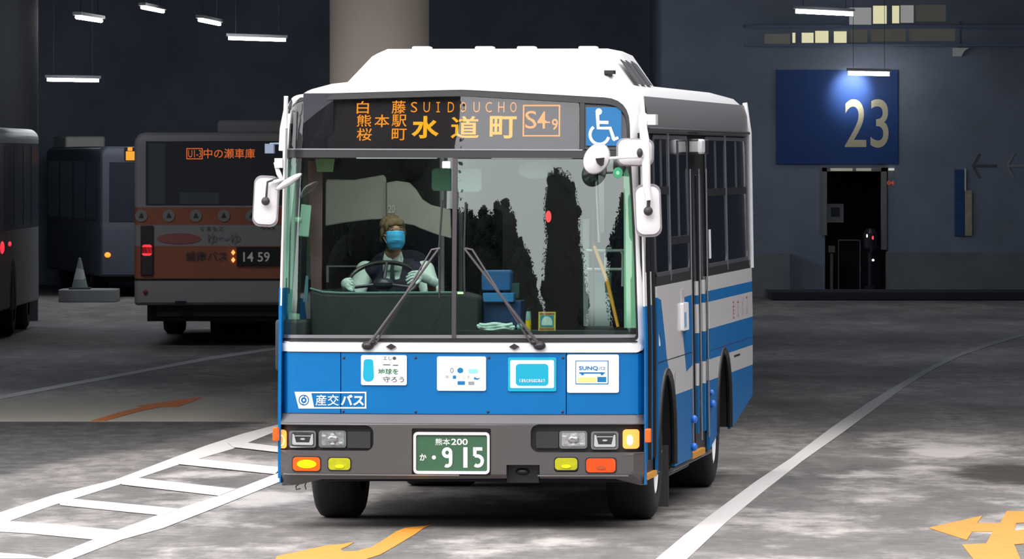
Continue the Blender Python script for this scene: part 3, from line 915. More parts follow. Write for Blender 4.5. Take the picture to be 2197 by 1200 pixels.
obj('lettering', bm, m_ink, n1, smooth=0)
bm = BM(); plate(bm, [smoothloop(PFs([(781, 771), (801, 771), (803, 812), (797, 819), (785, 819), (779, 812)]), .02)], 0, mp=FM(.0115)); obj('print', bm, m_cy, n1, smooth=0)
n2 = notice(938, 765, 1043, 839, label='large white notice with small scattered blue prints')
bm = BM(); plate(bm, [circ(*PF(988, 795), .019, .017, 20)], 0, mp=FM(.0115)); plate(bm, [frect(982, 818, 998, 826, .004)], 0, mp=FM(.0115)); plate(bm, [frect(972, 806, 979, 813, .003)], 0, mp=FM(.0115)); plate(bm, [PFs([(1017, 814), (1018, 809), (1024, 812), (1031, 811), (1026, 815)])], 0, mp=FM(.0115))
objs('print', bm, m_inb, n2, smooth=0)
bm = BM(); plate(bm, [circ(*PF(970, 795), .012, .017, 16), circ(*PF(970, 795), .006, .010, 16)[::-1]], 0, mp=FM(.0115)); ft(bm, '号', 955, 806, 963, 813, .0, off=.0115); ft(bm, 'し す', 994, 806, 1008, 813, .0, off=.0115); plate(bm, [frect(1005, 819, 1018, 826, .003)], 0, mp=FM(.0115))
obj('lettering', bm, m_gr2, n2, smooth=0)
bm = BM(); plate(bm, [frect(1006, 792, 1026, 801, .004)], 0, mp=FM(.0115)); obj('print', bm, mat('pale_cyan', (150, 226, 238), .6), n2, smooth=0)
n3 = notice(1090, 767, 1194, 840, m=m_cy, label='cyan framed notice with a cyan patch on white')
fpart('panel', [frect(1095, 773, 1189, 833, .01)], 0, m_nw, off=.0112, parent=n3)
bm = BM(); plate(bm, [frect(1107, 781, 1177, 828, .022)], 0, mp=FM(.0124)); obj('print', bm, m_cy, n3, smooth=0)
bm = BM(); ft(bm, 'くまもとからはじめよう', 1114, 813, 1169, 821, .02, off=.0136); obj('lettering', bm, m_nw, n3, smooth=0)
n4 = notice(1217, 761, 1328, 843, label='large white notice with a blue outlined ticket print')
fpart('print', [frect(1235, 774, 1306, 825, .003), frect(1236.5, 775.5, 1304, 823, .003)[::-1]], 0, m_inb, off=.0112, parent=n4)
bm = BM(); ft(bm, 'SUNQ', 1242, 786, 1283, 796, .03, off=.0115); ft(bm, 'パス', 1284, 787, 1299, 795, .02, off=.0115); plate(bm, [frect(1243, 799, 1298, 802, .001)], 0, mp=FM(.0115))
for q in (1250, 1292): plate(bm, [circ(*PF(q, 802), .01, None, 12)], 0, mp=FM(.0116))
plate(bm, [frect(1282, 809, 1301, 820, .002)], 0, mp=FM(.0115)); obj('lettering', bm, m_inb, n4, smooth=0)
fpart('print', [frect(1240, 810, 1280, 820, .001)], 0, m_ye, off=.0113, parent=n4)

# --- white frame round the windscreen, joined to the roof lip
def sect(g=1.0):
    S = [(1.118, 2.53), (1.114, 2.62), (1.09, 2.70), (1.03, 2.755), (0.9, 2.79), (0.7, 2.812), (0.35, 2.835), (0, 2.845)]
    return [(x, 2.53 + (z - 2.53) * g) for x, z in S]
S0 = sect(0.77)
top = [(x / taper(z), z) for x, z in S0] + [(-x / taper(z), z) for x, z in S0[-2::-1]]
zc = PF(988, 757)[1]
lw = [(-1.149, zc + .0), (1.149, zc)]
outer = [(-1.149, 2.0), (-1.149, zc + .05), (-1.135, zc + .015), (-1.10, zc), (1.09, zc), (1.125, zc + .015), (1.142, zc + .05), (1.149, 2.0)] + top
gk = smoothloop(PFs([(598, 732), (1370, 732), (1363, 500), (1353, 330), (1350, 212), (1000, 192.5), (980, 192.5), (625, 203), (611, 245), (604, 500)]),
                [.035, .035, .0, .0, .16, .3, .3, .10, .06, 0], 6)
gin = smoothloop(PFs([(603, 726), (1365, 726), (1358, 500), (1348, 330), (1343, 226), (1000, 206), (980, 206), (634, 216), (617, 250), (609, 500)]),
                 [.03, .03, .0, .0, .13, .3, .3, .08, .05, 0], 6)
surround = fpart('windscreen_surround', [outer, gk[::-1]], .03, m_wht, off=.0, cut=(0.05, 0.08))
gk_in = fpart('windscreen_rubber', [gk, gin[::-1]], .03, m_trim, off=-.004, cut=CUT)
lowst = [(-1.06, zc + .035)]
fpart('cowl_strip', [frect(600, 736, 1376, 756, (.03, .03, .01, .01))], .012, m_wht, off=.012, cut=CUT, bevel=.004)
fpart('cowl_shadow_gap', [frect(603, 728.5, 1368, 735, .003)], .004, m_trim, off=.006, cut=CUT)
# glass panes
gl_l = PFs([(605, 724), (971, 724), (974, 338), (612, 338)]); gl_r = PFs([(977, 724), (1364, 724), (1352, 338), (980, 338)])
fpart('windscreen_pane', [gl_l], 0, m_scr, off=-.02, cut=(.03, .03))
fpart('windscreen_pane', [gl_r], 0, m_scr, off=-.02, cut=(.03, .03))
fpart('centre_bar', [PFs([(969, 726), (978, 726), (981, 334), (972, 334)])], .03, mat('centre_bar_grey', (70, 64, 68), .4), off=-.002, cut=CUT)
fpart('header_bar', [PFs([(606, 338), (1353, 340), (1352, 323), (610, 321)])], .05, m_trim, off=.0, cut=CUT)
fpart('header_trim', [PFs([(612, 321.5), (1250, 323.5), (1250, 320.5), (612, 318.5)])], .02, mat('trim_light', (150, 148, 152), .3, metal=.4), off=.004, cut=CUT)
bm = BM(); plate(bm, [PFs([(604, 725), (1366, 725), (1366, 718), (604, 718)])], .02, mp=FM(-.012), cut=CUT); obj('glass_base_trim', bm, mat('trim_light', (150, 148, 152), .3, metal=.4), bus)
# destination display: box, glass, lettering
dgl = smoothloop(PFs([(616, 321), (1243, 323), (1243, 213), (1000, 205), (800, 206), (640, 212), (622, 245)]), [.0, .02, .05, .2, .1, .08, .05], 4)
disp = fpart('destination_display', [smoothloop(PFs([(700, 320), (1240, 321), (1240, 214), (1000, 207), (700, 210)]), [.0, .02, .04, .2, 0], 4)], .12, mat('display_grey', (64, 60, 66), .7), off=-.05, cut=CUT)
fpart('display_glass', [dgl], 0, m_dgl, off=-.012, cut=(.03, .03), parent=disp)
bm = BM(); box(bm, -1.02, .24, 2.33, -.83, .5, 2.72); obj('display_side_cover', bm, mat('display_side', (58, 56, 66), .6, noise=.2, nscale=4), bus)
m_led = led('display_amber', (255, 182, 24), 2.3, .0095)
m_led2 = led('display_orange', (255, 160, 34), 2.1, .0062)
def dt(s, a, b, c, d, m, bold=0.0):
    bm = BM(); ft(bm, s, a, b, c, d, bold, off=-.047, cut=.05); return obj('display_lettering', bm, m, disp, smooth=0)
for s, a, b, c, d in (('白', 766, 217, 791, 244), ('藤', 841, 216, 870, 244), ('熊', 766, 246, 796, 272), ('本', 804, 246, 835, 273), ('駅', 841, 246, 872, 272), ('桜', 766, 275, 797, 302), ('町', 841, 276, 872, 301)):
    dt(s, a, b, c, d, m_led2, .006)
for ch, a in zip('SUIDOUCHO', (882, 909, 936, 961, 987, 1016, 1042, 1069, 1095)):
    if ch == 'I':
        bm = BM(); mI = FM(-.047)
        for q in ([(a + 4, 220), (a + 4, 240)], [(a, 220), (a + 8, 220)], [(a, 240), (a + 8, 240)]): stroke(bm, PFs(q, -.047), .006, mI)
        obj('display_lettering', bm, m_led2, disp, smooth=0)
    else: dt(ch, a, 219, a + 13, 241, m_led2, -.006)
for s, a, c, bd in (('水', 884, 941, .032), ('道', 968, 1027, .014), ('町', 1051, 1108, .020)): dt(s, a, 249, c, 297, m_led, bd)
dt('S', 1127, 238, 1151, 276, m_led2, .0); dt('4', 1153, 239, 1172, 276, m_led2, .012); dt('-', 1170, 261, 1180, 264, m_led2, 0); dt('9', 1184, 255, 1197, 279, m_led2, .012)
fpart('display_lettering', [frect(1122, 225, 1201.5, 293, 0, -.047), frect(1125, 228, 1198.5, 290, 0, -.047)[::-1]], 0, m_led2, off=-.047, parent=disp)
# wheelchair sign beside the display
fpart('display_divider', [PFs([(1244, 322), (1254, 322), (1254, 210), (1244, 209)])], .05, m_trim, off=-.006, cut=CUT)
side = fpart('sign_window', [smoothloop(PFs([(1254, 320), (1345, 322), (1345, 224), (1320, 214), (1254, 211)]), [0, .02, .06, .05, 0])], 0, mat('sign_window_grey', (78, 76, 84), .15), off=-.03, cut=CUT)
wch = fpart('wheelchair_sign', [frect(1257, 230, 1333, 313, .004)], .004, mat('access_blue', (0, 104, 164), .5), off=-.012, label='blue square sign with a white wheelchair symbol')
bm = BM(); g_ = FM(-.0105)
def wp(a, b): return PF(1257 + (a - 708) / (1012 - 708) * 76, 230 + (b - 555) / (900 - 555) * 83)
plate(bm, [circ(*wp(817, 595), .0205, None, 20)], 0, mp=g_)
W = .022
stroke(bm, [wp(805, 610), wp(812, 742), wp(915, 742), wp(948, 845)], W, g_); stroke(bm, [wp(940, 848), wp(985, 826)], W * .8, g_)
stroke(bm, [wp(812, 690), wp(900, 692)], W * .9, g_)
cx_, cz_ = wp(823, 800); rr = abs(wp(823, 800)[0] - wp(742, 800)[0])
stroke(bm, arcp(cx_, cz_, rr, rr, 128, 345, 24), W * .85, g_)
obj('symbol', bm, m_nw, wch, smooth=0)

# --- roof
def roof_z(x, y):
    ax = abs(x)
    S = sect()
    z = S[-1][1]
    for (xa, za), (xb, zb) in zip(S, S[1:]):
        if xb <= ax <= xa: z = za + (zb - za) * (xa - ax) / (xa - xb)
    return z
bm = BM()
rows = []
ys = [None, .26, .36, .5, .7, 1.0, 2.0, 4.0, 6.0, 8.0, 8.6, 8.75, 8.82]
for y in ys:
    if y is None:
        S = sect(.77); pts = [(x, fy(x / taper(z), z), z) for x, z in S]
    else:
        g = min(1, .77 + .23 * sin(min(1, (y - .17) / .75) * pi / 2)) if y < 8 else 1 - (.25 * max(0, (y - 8.5) / .32)) ** 2 * 6
        S = sect(g); k = 1 if y < 8.7 else 1 - (y - 8.7) * .3
        pts = [(x * k, y, z) for x, z in S]
        if y < .4: pts = [(x, max(yy, fy(x / taper(z), z) + .02), z) for x, yy, z in pts]
    full = pts + [(-x, yy, z) for x, yy, z in pts[-2::-1]]
    rows.append([bm.verts.new(p) for p in full])
for A, B in zip(rows, rows[1:]):
    for k in range(len(A) - 1): bm.faces.new((A[k], A[k + 1], B[k + 1], B[k]))
o = obj('roof', bm, m_wht, bus, smooth=30)
sm = o.modifiers.new('thickness', 'SOLIDIFY'); sm.thickness = .03; sm.offset = -1
# cant rail sheet above the windows, its shade painted in as grey; gutter
m_cant = mat('cant_shade_grey', (150, 148, 152), .3, metal=.25)
for s in (1, -1):
    bm = BM()
    S = [(1.123, 2.47), (1.125, 2.53), (1.121, 2.62), (1.098, 2.702)]
    r2 = []
    for y in (.42, .5, 2, 4, 6, 8, 8.7): r2.append([bm.verts.new((s * (x + .004), y, z)) for x, z in S])
    for A, B in zip(r2, r2[1:]):
        for k in range(3): bm.faces.new((A[k], A[k + 1], B[k + 1], B[k]))
    obj('cant_rail', bm, m_cant, bus, smooth=60)
    bm = BM(); tube(bm, [(s * 1.135, .42, 2.525 - .03), (s * 1.135, 8.72, 2.525 - .03)], .012, 8); obj('gutter', bm, m_trim, bus)
    bm = BM(); tube(bm, [(s * 1.105, 8.74, 2.72), (s * 1.135, 8.76, 2.5), (s * 1.15, 8.78, 1.5)], .018, 8); obj('corner_trim', bm, m_wht, bus)
    bm = BM(); tube(bm, [(s * 1.118, .16, 2.70), (s * 1.128, .19, 2.52), (s * 1.13, .19, 2.3)], .014, 8); obj('corner_trim', bm, m_wht, bus)
# air conditioner on the roof
bm = BM()
def acring(y, wb, wt, zb, zt_):
    return [(-wb, y, zb), (-wt - .02, y, zt_ - .03), (-wt + .05, y, zt_), (wt - .05, y, zt_ + .0), (wt + .02, y, zt_ - .03), (wb, y, zb)]
R_ = []
for y, wb, wt, zt_ in ((1.1, .93, .80, 2.845), (1.35, .95, .78, 2.92), (1.75, .97, .76, 3.0), (2.1, .985, .77, 3.025), (3.0, .985, .78, 3.02), (3.2, .96, .74, 2.98), (3.45, .93, .7, 2.86)):
    c = []
    for (x, yy, z) in acring(y, wb, wt, 2.72, zt_): c.append(bm.verts.new((x, yy, z)))
    R_.append(c)
for A, B in zip(R_, R_[1:]):
    for k in range(5): bm.faces.new((A[k], A[k + 1], B[k + 1], B[k]))
bm.faces.new(R_[0]); bm.faces.new(R_[-1])
ac = obj('roof_air_conditioner', bm, [m_wht], bus, smooth=35, bevel=.01)
bm = BM()
for px in (905, 1040, 1130, 1262):
    x, z = PP(px, 107, 2.2); box(bm, x - .06, 2.15, 3.0, x + .06, 2.3, 3.042)
objs('cover_bump', bm, m_wht, ac, bevel=.01)
bm = BM(); x0, z1 = PP(898, 143, 1.5); x1, z0 = PP(1135, 151, 1.5)
box(bm, x0, 1.42, z0, x1, 1.62, z1); obj('intake_slot', bm, mat('slot_grey', (150, 146, 156), .4), ac, bevel=.004)
bm = BM(); x, z = PP(1308, 155, 1.2); box(bm, x - .03, 1.14, z - .012, x + .03, 1.3, z + .012); obj('latch', bm, m_trim, ac)
bm = BM()
for y in (1.75, 2.1, 2.5):
    plate(bm, [[(y, 2.79), (y + .26, 2.79), (y + .24, 2.93), (y + .03, 2.95)]], .01, mp=lambda u, v, w: (.992 - (v - 2.72) * .72 + .012 + w, u, v))
objs('side_grille', bm, [mat('grille_dark', (40, 40, 44), .4)], ac)

# --- sides
def arc_hole(yc, r, top, z0):
    a = []
    for k in range(17):
        t = pi - pi * k / 16
        a.append((yc + r * cos(t), z0 + (top - z0) * sin(t) ** .72))
    return a
Y_DF, Y_DR = 3.45, 4.87
WH = [1.48, 6.08]
ZSK = .31
def SM(s, off=0.0):
    def g(u, v, w=0.0): return (s * (HW * taper(v) + off + w), u, v)
    return g
def blue_white(bm, s):
    """split the side sheet along its paint edges and colour each face (0 white, 1 blue)"""
    diag = [(.85, 1.5), (.85, 1.43), (1.12, 1.41), (1.47, 1.04), (1.97, .775), (3.45, .775), (3.45, .93), (2.96, .90), (2.66, 1.18), (2.85, 1.395), (3.45, 1.40), (3.45, 1.5)]
    def inside(p, P):
        c = False
        for i in range(len(P)):
            (x1, y1), (x2, y2) = P[i - 1], P[i]
            if (y1 > p[1]) != (y2 > p[1]) and p[0] < (x2 - x1) * (p[1] - y1) / (y2 - y1) + x1: c = not c
        return c
    cuts = []
    for i in range(len(diag)):
        a, b = diag[i - 1], diag[i]
        if a[0] == b[0] and a[0] < 1: continue
        cuts.append((a, b))
    for a, b in cuts:
        d = Vector((b[0] - a[0], b[1] - a[1], 0)); nrm = (d.y, -d.x, 0)
        fs = [f for f in bm.faces if f.calc_center_median().x < 3.6]
        g = set(fs)
        for f in fs: g.update(f.verts); g.update(f.edges)
        bmesh.ops.bisect_plane(bm, geom=list(g), plane_co=(a[0], a[1], 0), plane_no=nrm)
    for z in (.785, .93, 1.14, 1.325, 1.40):
        fs = [f for f in bm.faces if f.calc_center_median().x > 3.3]
        g = set(fs)
        for f in fs: g.update(f.verts); g.update(f.edges)
        bmesh.ops.bisect_plane(bm, geom=list(g), plane_co=(0, z, 0), plane_no=(0, 1, 0))
    for f in bm.faces:
        c = f.calc_center_median()
        if c.x < 3.45: f.material_index = 0 if inside((c.x, c.y), diag) else 1
        else: f.material_index = 0 if (.785 < c.y < .93 or 1.14 < c.y < 1.325 or c.y > 1.40) else 1
def side_sheet(s, y0, y1):
    L = [(y0, 1.5), (y0, ZSK)]
    for yc, r, tp in ((WH[0], .60, .95), (WH[1], .585, .965)):
        if y0 < yc < y1:
            L += [(a, b) for a, b in arc_hole(yc, r, tp, .31 if yc < 4 else .385)]
    if y1 > 8: L += [(7.0, .40), (y1, .56), (y1, 1.5)]
    else: L += [(y1, ZSK - .0), (y1, 1.5)]
    b2 = BM(); plate(b2, [L], 0, cut=(.4, 0))
    blue_white(b2, s)
    for v in b2.verts: v.co = Vector(SM(s)(v.co.x, v.co.y, 0))
    o = obj('side_panel', b2, [m_wht, m_blu], bus, smooth=0)
    m = o.modifiers.new('thickness', 'SOLIDIFY'); m.thickness = .02; m.offset = 0
    return o
side_sheet(1, .85, Y_DF); side_sheet(1, Y_DR, 8.78)
side_sheet(-1, .09, 8.78)
for s in (1, -1):
    for yc, r, tp in ((WH[0], .60, .95), (WH[1], .585, .965)):
        bm = BM(); A = arc_hole(yc, r, tp, .33 if yc < 4 else .40)
        tube(bm, [SM(s, .006)(a, b) for a, b in A], .022, 8); obj('wheel_arch_trim', bm, m_blk, bus)
        # inner wheel housing
        bm = BM()
        r1 = [bm.verts.new(SM(s, -.01)(a, b)) for a, b in A]; r0 = [bm.verts.new((s * .62, a, b)) for a, b in A]
        for k in range(len(A) - 1): bm.faces.new((r1[k], r1[k + 1], r0[k + 1], r0[k]))
        bm.faces.new(r0); obj('wheel_housing', bm, mat('housing_black', (22, 22, 25), .8), bus)
# wheels
m_tyre = mat('tyre_rubber', (34, 35, 40), .8, noise=.15, nscale=20)
def wheel(s, yc, dual):
    wx_ = .29 if not dual else .5
    xo = s * (HW - .06)
    M = Matrix.Translation((xo, yc, .43)) @ Matrix.Rotation(s * pi / 2, 4, 'Y')
    bm = BM()
    Rr = .43
    prof = [(.27, 0.0), (.33, .012), (.385, 0.0), (Rr - .012, -.022), (Rr, -.05), (Rr, -wx_ / 2), (Rr, -wx_ + .05), (Rr - .012, -wx_ + .022), (.385, -wx_), (.27, -wx_)]
    lathe(bm, prof, M, 56)
    t = obj('tyre', bm, m_tyre, bus)
    bm = BM(); lathe(bm, [(.272, -.005), (.262, -.03), (.22, -.06 if not dual else -.1), (.14, -.05 if not dual else -.13), (.12, .0 if not dual else -.06), (.085, .02 if not dual else -.05), (.0, .025 if not dual else -.05)], M, 40)
    h = obj('wheel_hub', bm, mat('wheel_silver', (175, 175, 178), .35, metal=.6), t)
    bm = BM()
    for k in range(8):
        a = 2 * pi * k / 8
        c = M @ Vector((.115 * cos(a), .115 * sin(a), .012 if not dual else -.055)); ell(bm, c, .018, 8)
    objs('wheel_nut', bm, m_chr, h)
for s in (1, -1):
    wheel(s, WH[0], False); wheel(s, WH[1], True)
# underbody
bm = BM(); box(bm, -1.0, .25, .42, 1.0, 8.6, .60); box(bm, -.45, .3, .30, .45, 8.2, .45); box(bm, -1.05, 2.3, .30, -.5, 3.6, .5); box(bm, .45, 2.2, .28, 1.08, 5.3, .5)
tube(bm, [(-.95, WH[0], .40), (.95, WH[0], .40)], .07); tube(bm, [(-.95, WH[1], .43), (.95, WH[1], .43)], .11); ell(bm, (0, WH[1], .43), (.24, .24, .22))
obj('chassis', bm, mat('chassis_black', (24, 25, 28), .8), bus)
bm = BM(); box(bm, -1.02, .16, .29, 1.05, .3, .42); obj('under_bumper_valance', bm, m_blk, bus, bevel=.02)
bm = BM(); x, z = PP(650, 1050, .2)
tube(bm, [(x - .02, .2, .36), (x - .022, .2, .27), (x - .045, .2, .255), (x - .042, .2, .235), (x - .015, .2, .24)], .004, 6); tube(bm, [(x + .02, .2, .36), (x + .028, .2, .29), (x + .012, .2, .26), (x + .02, .2, .235)], .004, 6)
objs('hanging_chain', bm, mat('chain_grey', (90, 88, 88), .5), bus)
bm = BM(); box(bm, .92, 2.06, .05, 1.12, 2.09, .45); obj('mud_flap', bm, mat('flap_grey', (60, 60, 64), .7), bus)
bm = BM(); tube(bm, [(1.12, 2.3, .28), (1.12, 5.4, .28)], .015, 6); tube(bm, [(1.02, 3.2, .22), (1.02, 4.6, .22), (1.02, 4.8, .3)], .02, 6); obj('sill_rail', bm, m_sil, bus)
# corner sheet between front and door (blue below, white above)
m_ctrim = mat('door_edge_black', (30, 30, 33), .4)
def spart(name, L, m, off=0.0, t=.01, s=1, parent=bus, **k):
    bm = BM(); plate(bm, [[(a, b) for a, b in q] for q in L], t, mp=lambda u, v, w: SM(s, off)(u, v, w), cut=(0, .15)); return obj(name, bm, m, parent, **k)
def sr(y0, z0, y1, z1, r=0.0): return rrect(y0, z0, y1, z1, r)
for s in (1, -1):
    spart('corner_panel', [sr(.085, ZSK - .03, .16, 1.39)], m_blu, s=s); spart('corner_panel', [sr(.085, 1.39, .19, 2.5)], m_wht, s=s)
# front door: two leaves with blue lower strips
fd = spart('front_door', [sr(.16, ZSK, .85, 2.47)], m_ctrim, off=-.02)
for a, b in ((.19, .47), (.53, .81)):
    spart('door_leaf_glass', [sr(a + .02, .55, b - .02, 2.36, .03)], m_sgl, off=-.012, parent=fd)
    spart('door_leaf_edge', [sr(a - .02, .42, a + .005, 1.39)], m_blu, off=.004, t=.02, parent=fd); spart('door_leaf_edge', [sr(a - .02, 1.39, a + .005, 1.6)], m_wht, off=.004, t=.02, parent=fd)
    spart('door_leaf_edge', [sr(b, .42, b + .02, 2.4)], m_trim, off=.0, t=.02, parent=fd)
bm = BM(); box(bm, 1.08, .16, ZSK - .005, 1.155, .84, ZSK + .03); obj('step_edge', bm, mat('step_yellow', (232, 158, 50), .5), fd, label='yellow step edge')
# middle door
md = spart('middle_door', [sr(Y_DF, ZSK, Y_DR, 2.47)], m_ctrim, off=-.02, t=.02)
spart('door_glass', [sr(Y_DF + .12, .55, 4.14, 2.2, .03)], mat('door_glass_brown', (44, 42, 44), .12), off=-.01, parent=md)
spart('door_glass', [sr(4.22, .55, Y_DR - .1, 2.2, .03)], mat('door_glass_brown', (44, 42, 44), .12), off=-.01, parent=md)
for y, m1 in ((3.5, m_sil), (3.66, m_trim), (4.2, m_sil), (4.8, m_sil)):
    bm = BM(); tube(bm, [SM(1, .012)(y, .4), SM(1, .012)(y, 2.24)], .006, 8); obj('door_rail', bm, m1, md)
for y in (4.05, 4.6):
    for z0, z1, m1 in ((1.385, 1.48, m_wht), (1.325, 1.385, m_blu), (1.13, 1.325, m_wht), (.925, 1.13, m_blu), (.775, .925, m_wht), (.45, .775, m_blu)):
        spart('door_leaf_edge', [sr(y - .03 if y < 4.3 else y - .05, z0, y + .03 if y < 4.3 else y + .05, z1)], m1, off=.004, t=.02, parent=md)
bm = BM(); box(bm, 1.10, 3.5, 2.34, 1.20, 4.3, 2.44); obj('door_header', bm, m_trim, md, bevel=.01)
bm = BM(); box(bm, 1.12, 3.5, 2.34, 1.22, 3.75, 2.44); obj('door_lamp', bm, mat('door_lamp_white', (225, 225, 228), .4), md, bevel=.015)
bm = BM(); box(bm, 1.08, Y_DF + .03, ZSK - .01, 1.16, 4.5, ZSK + .03); obj('step_edge', bm, mat('step_yellow', (232, 158, 50), .5), md, label='yellow step edge')
m_bb = mat('hinge_blue', (60, 130, 235), .35)
bm = BM()
for y, z in ((3.40, .57), (3.40, .385), (4.95, .62)): ell(bm, (1.175, y, z), (.024, .05, .028), 14)
ell(bm, (1.17, 4.9, .70), (.02, .04, .022), 12)
objs('door_buffer', bm, m_bb, md)
# side windows: black glass band with light frames
for s in (1, -1):
    runs = [(.86, 3.44), (4.88, 8.7)] if s > 0 else [(.35, 8.7)]
    for a, b in runs:
        spart('window_band', [sr(a, 1.46, b, 2.5)], m_ctrim, off=-.012, s=s)
        spart('window_ledge', [sr(a, 1.49, b, 1.56)], m_blk, off=.006, s=s)
    wins = [(.92, 1.92, 2.13), (1.98, 3.40, 1.80), (4.95, 6.55, 2.10), (6.68, 8.5, 2.10)] if s > 0 else [(.45, 1.5, 1.6), (1.6, 3.4, 2.1), (3.5, 5.0, 2.1), (5.1, 6.7, 2.1), (6.8, 8.5, 2.1)]
    for a, b, zr in wins:
        wdw = spart('side_window', [sr(a, 1.57, b, 2.44, .05)], m_sgl, off=0, t=.004, s=s)
        fr = .018
        spart('window_frame', [sr(a - .03, 1.56, b + .03, 2.46, .06), sr(a, 1.585, b, 2.435, .05)[::-1]], mat('window_frame_grey', (98, 100, 108), .35, metal=.3), off=.004, t=.01, s=s, parent=wdw)
        spart('window_rail', [sr(a, zr - .05, b, zr + .0)], m_trim, off=.006, t=.012, s=s, parent=wdw)
        spart('window_rail', [sr((a + b) / 2 - .02, zr, (a + b) / 2 + .02, 2.43)], mat('window_frame_grey', (98, 100, 108), .35, metal=.3), off=.006, t=.01, s=s, parent=wdw)
    for y in ((1.95, 6.61, 8.6) if s > 0 else (1.55, 5.05)):
        spart('window_pillar', [sr(y - .028, 1.52, y + .028, 2.48)], mat('pillar_grey', (130, 132, 140), .35, metal=.3), off=.008, t=.012, s=s)
# side details
spart('fuel_flap_handle', [sr(2.02, .80, 2.10, .93, .02)], mat('handle_grey', (170, 168, 170), .4), off=.012, t=.012)
for y, z0, z1 in ((.93, 1.12, 1.39),):
    st = spart('side_notice', [sr(y + .0, z0, y + .33, z1, .01)], m_nw, off=.008, t=.004, label='small white sticker beside the front door')
    bm = BM()
    for a, b in ((.99, 1.30), (1.15, 1.35), (.99, 1.19), (1.15, 1.20)): plate(bm, [sr(a, b - .02, a + .05, b + .015)], 0, mp=SM(1, .0095))
    obj('print', bm, m_ink, st, smooth=0)
st = spart('side_notice', [sr(2.55, 1.18, 2.95, 1.36, .01)], m_nw, off=.03, t=.03, label='projecting white card holder beside the middle door')
spart('print', [sr(2.6, 1.2, 2.75, 1.3)], mat('pale_blue_print', (130, 170, 210), .6), off=.0315, t=.001, parent=st)
spart('strap_holder', [sr(2.62, 1.36, 2.82, 1.45)], mat('holder_grey', (190, 186, 190), .5), off=.014, t=.014)
spart('side_notice', [sr(5.02, 1.26, 5.2, 1.42, .01)], m_nw, off=.008, t=.004)
spart('side_notice', [sr(4.98, 1.62, 5.15, 1.82)], m_nw, off=.008, t=.002)
bm = BM()
for k in range(4):
    y = 6.9 + k * .42
    text(bm, '産交バス'[k], y, 1.16, y + .16, 1.30, SM(1, .010), bold=.0)
obj('side_lettering', bm, mat('red_lettering', (180, 60, 56), .6), bus, smooth=0)
spart('side_vent', [sr(7.0, .885, 7.55, .90)], m_trim, off=.011, t=.004)
spart('side_seam', [sr(.86, 1.014, 3.44, 1.020)], m_trim, off=.0105, t=.002); spart('side_seam', [sr(4.9, .986, 8.7, .992)], mat('seam_blue', (30, 50, 110), .6), off=.0105, t=.002)
# rear end
bm = BM(); plate(bm, [[(-1.14, .56), (1.14, .56), (1.14, 1.5), (1.12, 2.53), (1.05, 2.70), (.8, 2.77), (-.8, 2.77), (-1.05, 2.70), (-1.12, 2.53), (-1.14, 1.5)]], .03, mp=lambda u, v, w: (u, 8.8 + w, v)); obj('rear_panel', bm, m_wht, bus)
bm = BM(); plate(bm, [rrect(-.95, 1.55, .95, 2.45, .08)], .01, mp=lambda u, v, w: (u, 8.82 + w, v)); obj('rear_window', bm, m_sgl, bus)

# --- wipers
m_wip = mat('wiper_grey', (92, 86, 90), .4, metal=.3)
def FPt(px, py, off): return Vector(FM(off)(*PF(px, py, off)))
for side_, piv, arm2, tip, bl0, bl1 in (('l', (790, 742), (806, 738), (942, 533), (949, 430), (943, 640)), ('r', (1158, 742), (1140, 738), (996, 533), (999, 434), (997, 632))):
    bm = BM(); tube(bm, [FPt(*piv, .03), FPt((piv[0] * .9 + tip[0] * .1), (piv[1] * .9 + tip[1] * .1), .05), FPt(*tip, .05)], [.013, .010, .007], 8)
    wp_ = obj('wiper_arm', bm, m_wip, bus)
    d = -16 if side_ == 'l' else 17
    bm = BM(); tube(bm, [FPt(*arm2, .03), FPt(tip[0] + d, tip[1] + 3, .05), FPt(tip[0] + 2, tip[1], .05)], .0065, 6); obj('wiper_link', bm, m_wip, wp_)
    bm = BM(); tube(bm, [FPt(*bl0, .02), FPt(*tip, .025), FPt(*bl1, .02)], .007, 6); obj('wiper_blade', bm, m_trim, wp_)
    bm = BM(); a, z = PF(*piv); c = FM(.02)(a, z); ell(bm, c, (.04, .03, .028)); ell(bm, (c[0] + (.03 if side_ == 'l' else -.03), c[1], c[2] + .02), (.03, .03, .02)); obj('wiper_pivot', bm, m_trim, wp_)
bm = BM()
for px in (840, 1104):
    x, z = PF(px, 744); plate(bm, [[(x - .032, z), (x, z - .019), (x + .032, z), (x, z + .019)]], .012, mp=FM(.026))
objs('washer_nozzle', bm, mat('nozzle', (44, 40, 42), .5), bus)
# stickers on the windscreen
fpart('glass_sticker', [frect(949, 346, 966, 361, .006, -.018)], 0, m_nw, off=-.017, cut=None)
fpart('glass_sticker', [circ(*PF(1325, 371, 0), .031, .034)], 0, mat('sticker_green', (60, 160, 112), .5), off=-.017, cut=None, label='round green sticker')
fpart('glass_sticker', [circ(*PF(1325, 371, 0), .012, .013)], 0, mat('sticker_green2', (150, 215, 180), .5), off=-.0165, cut=None)

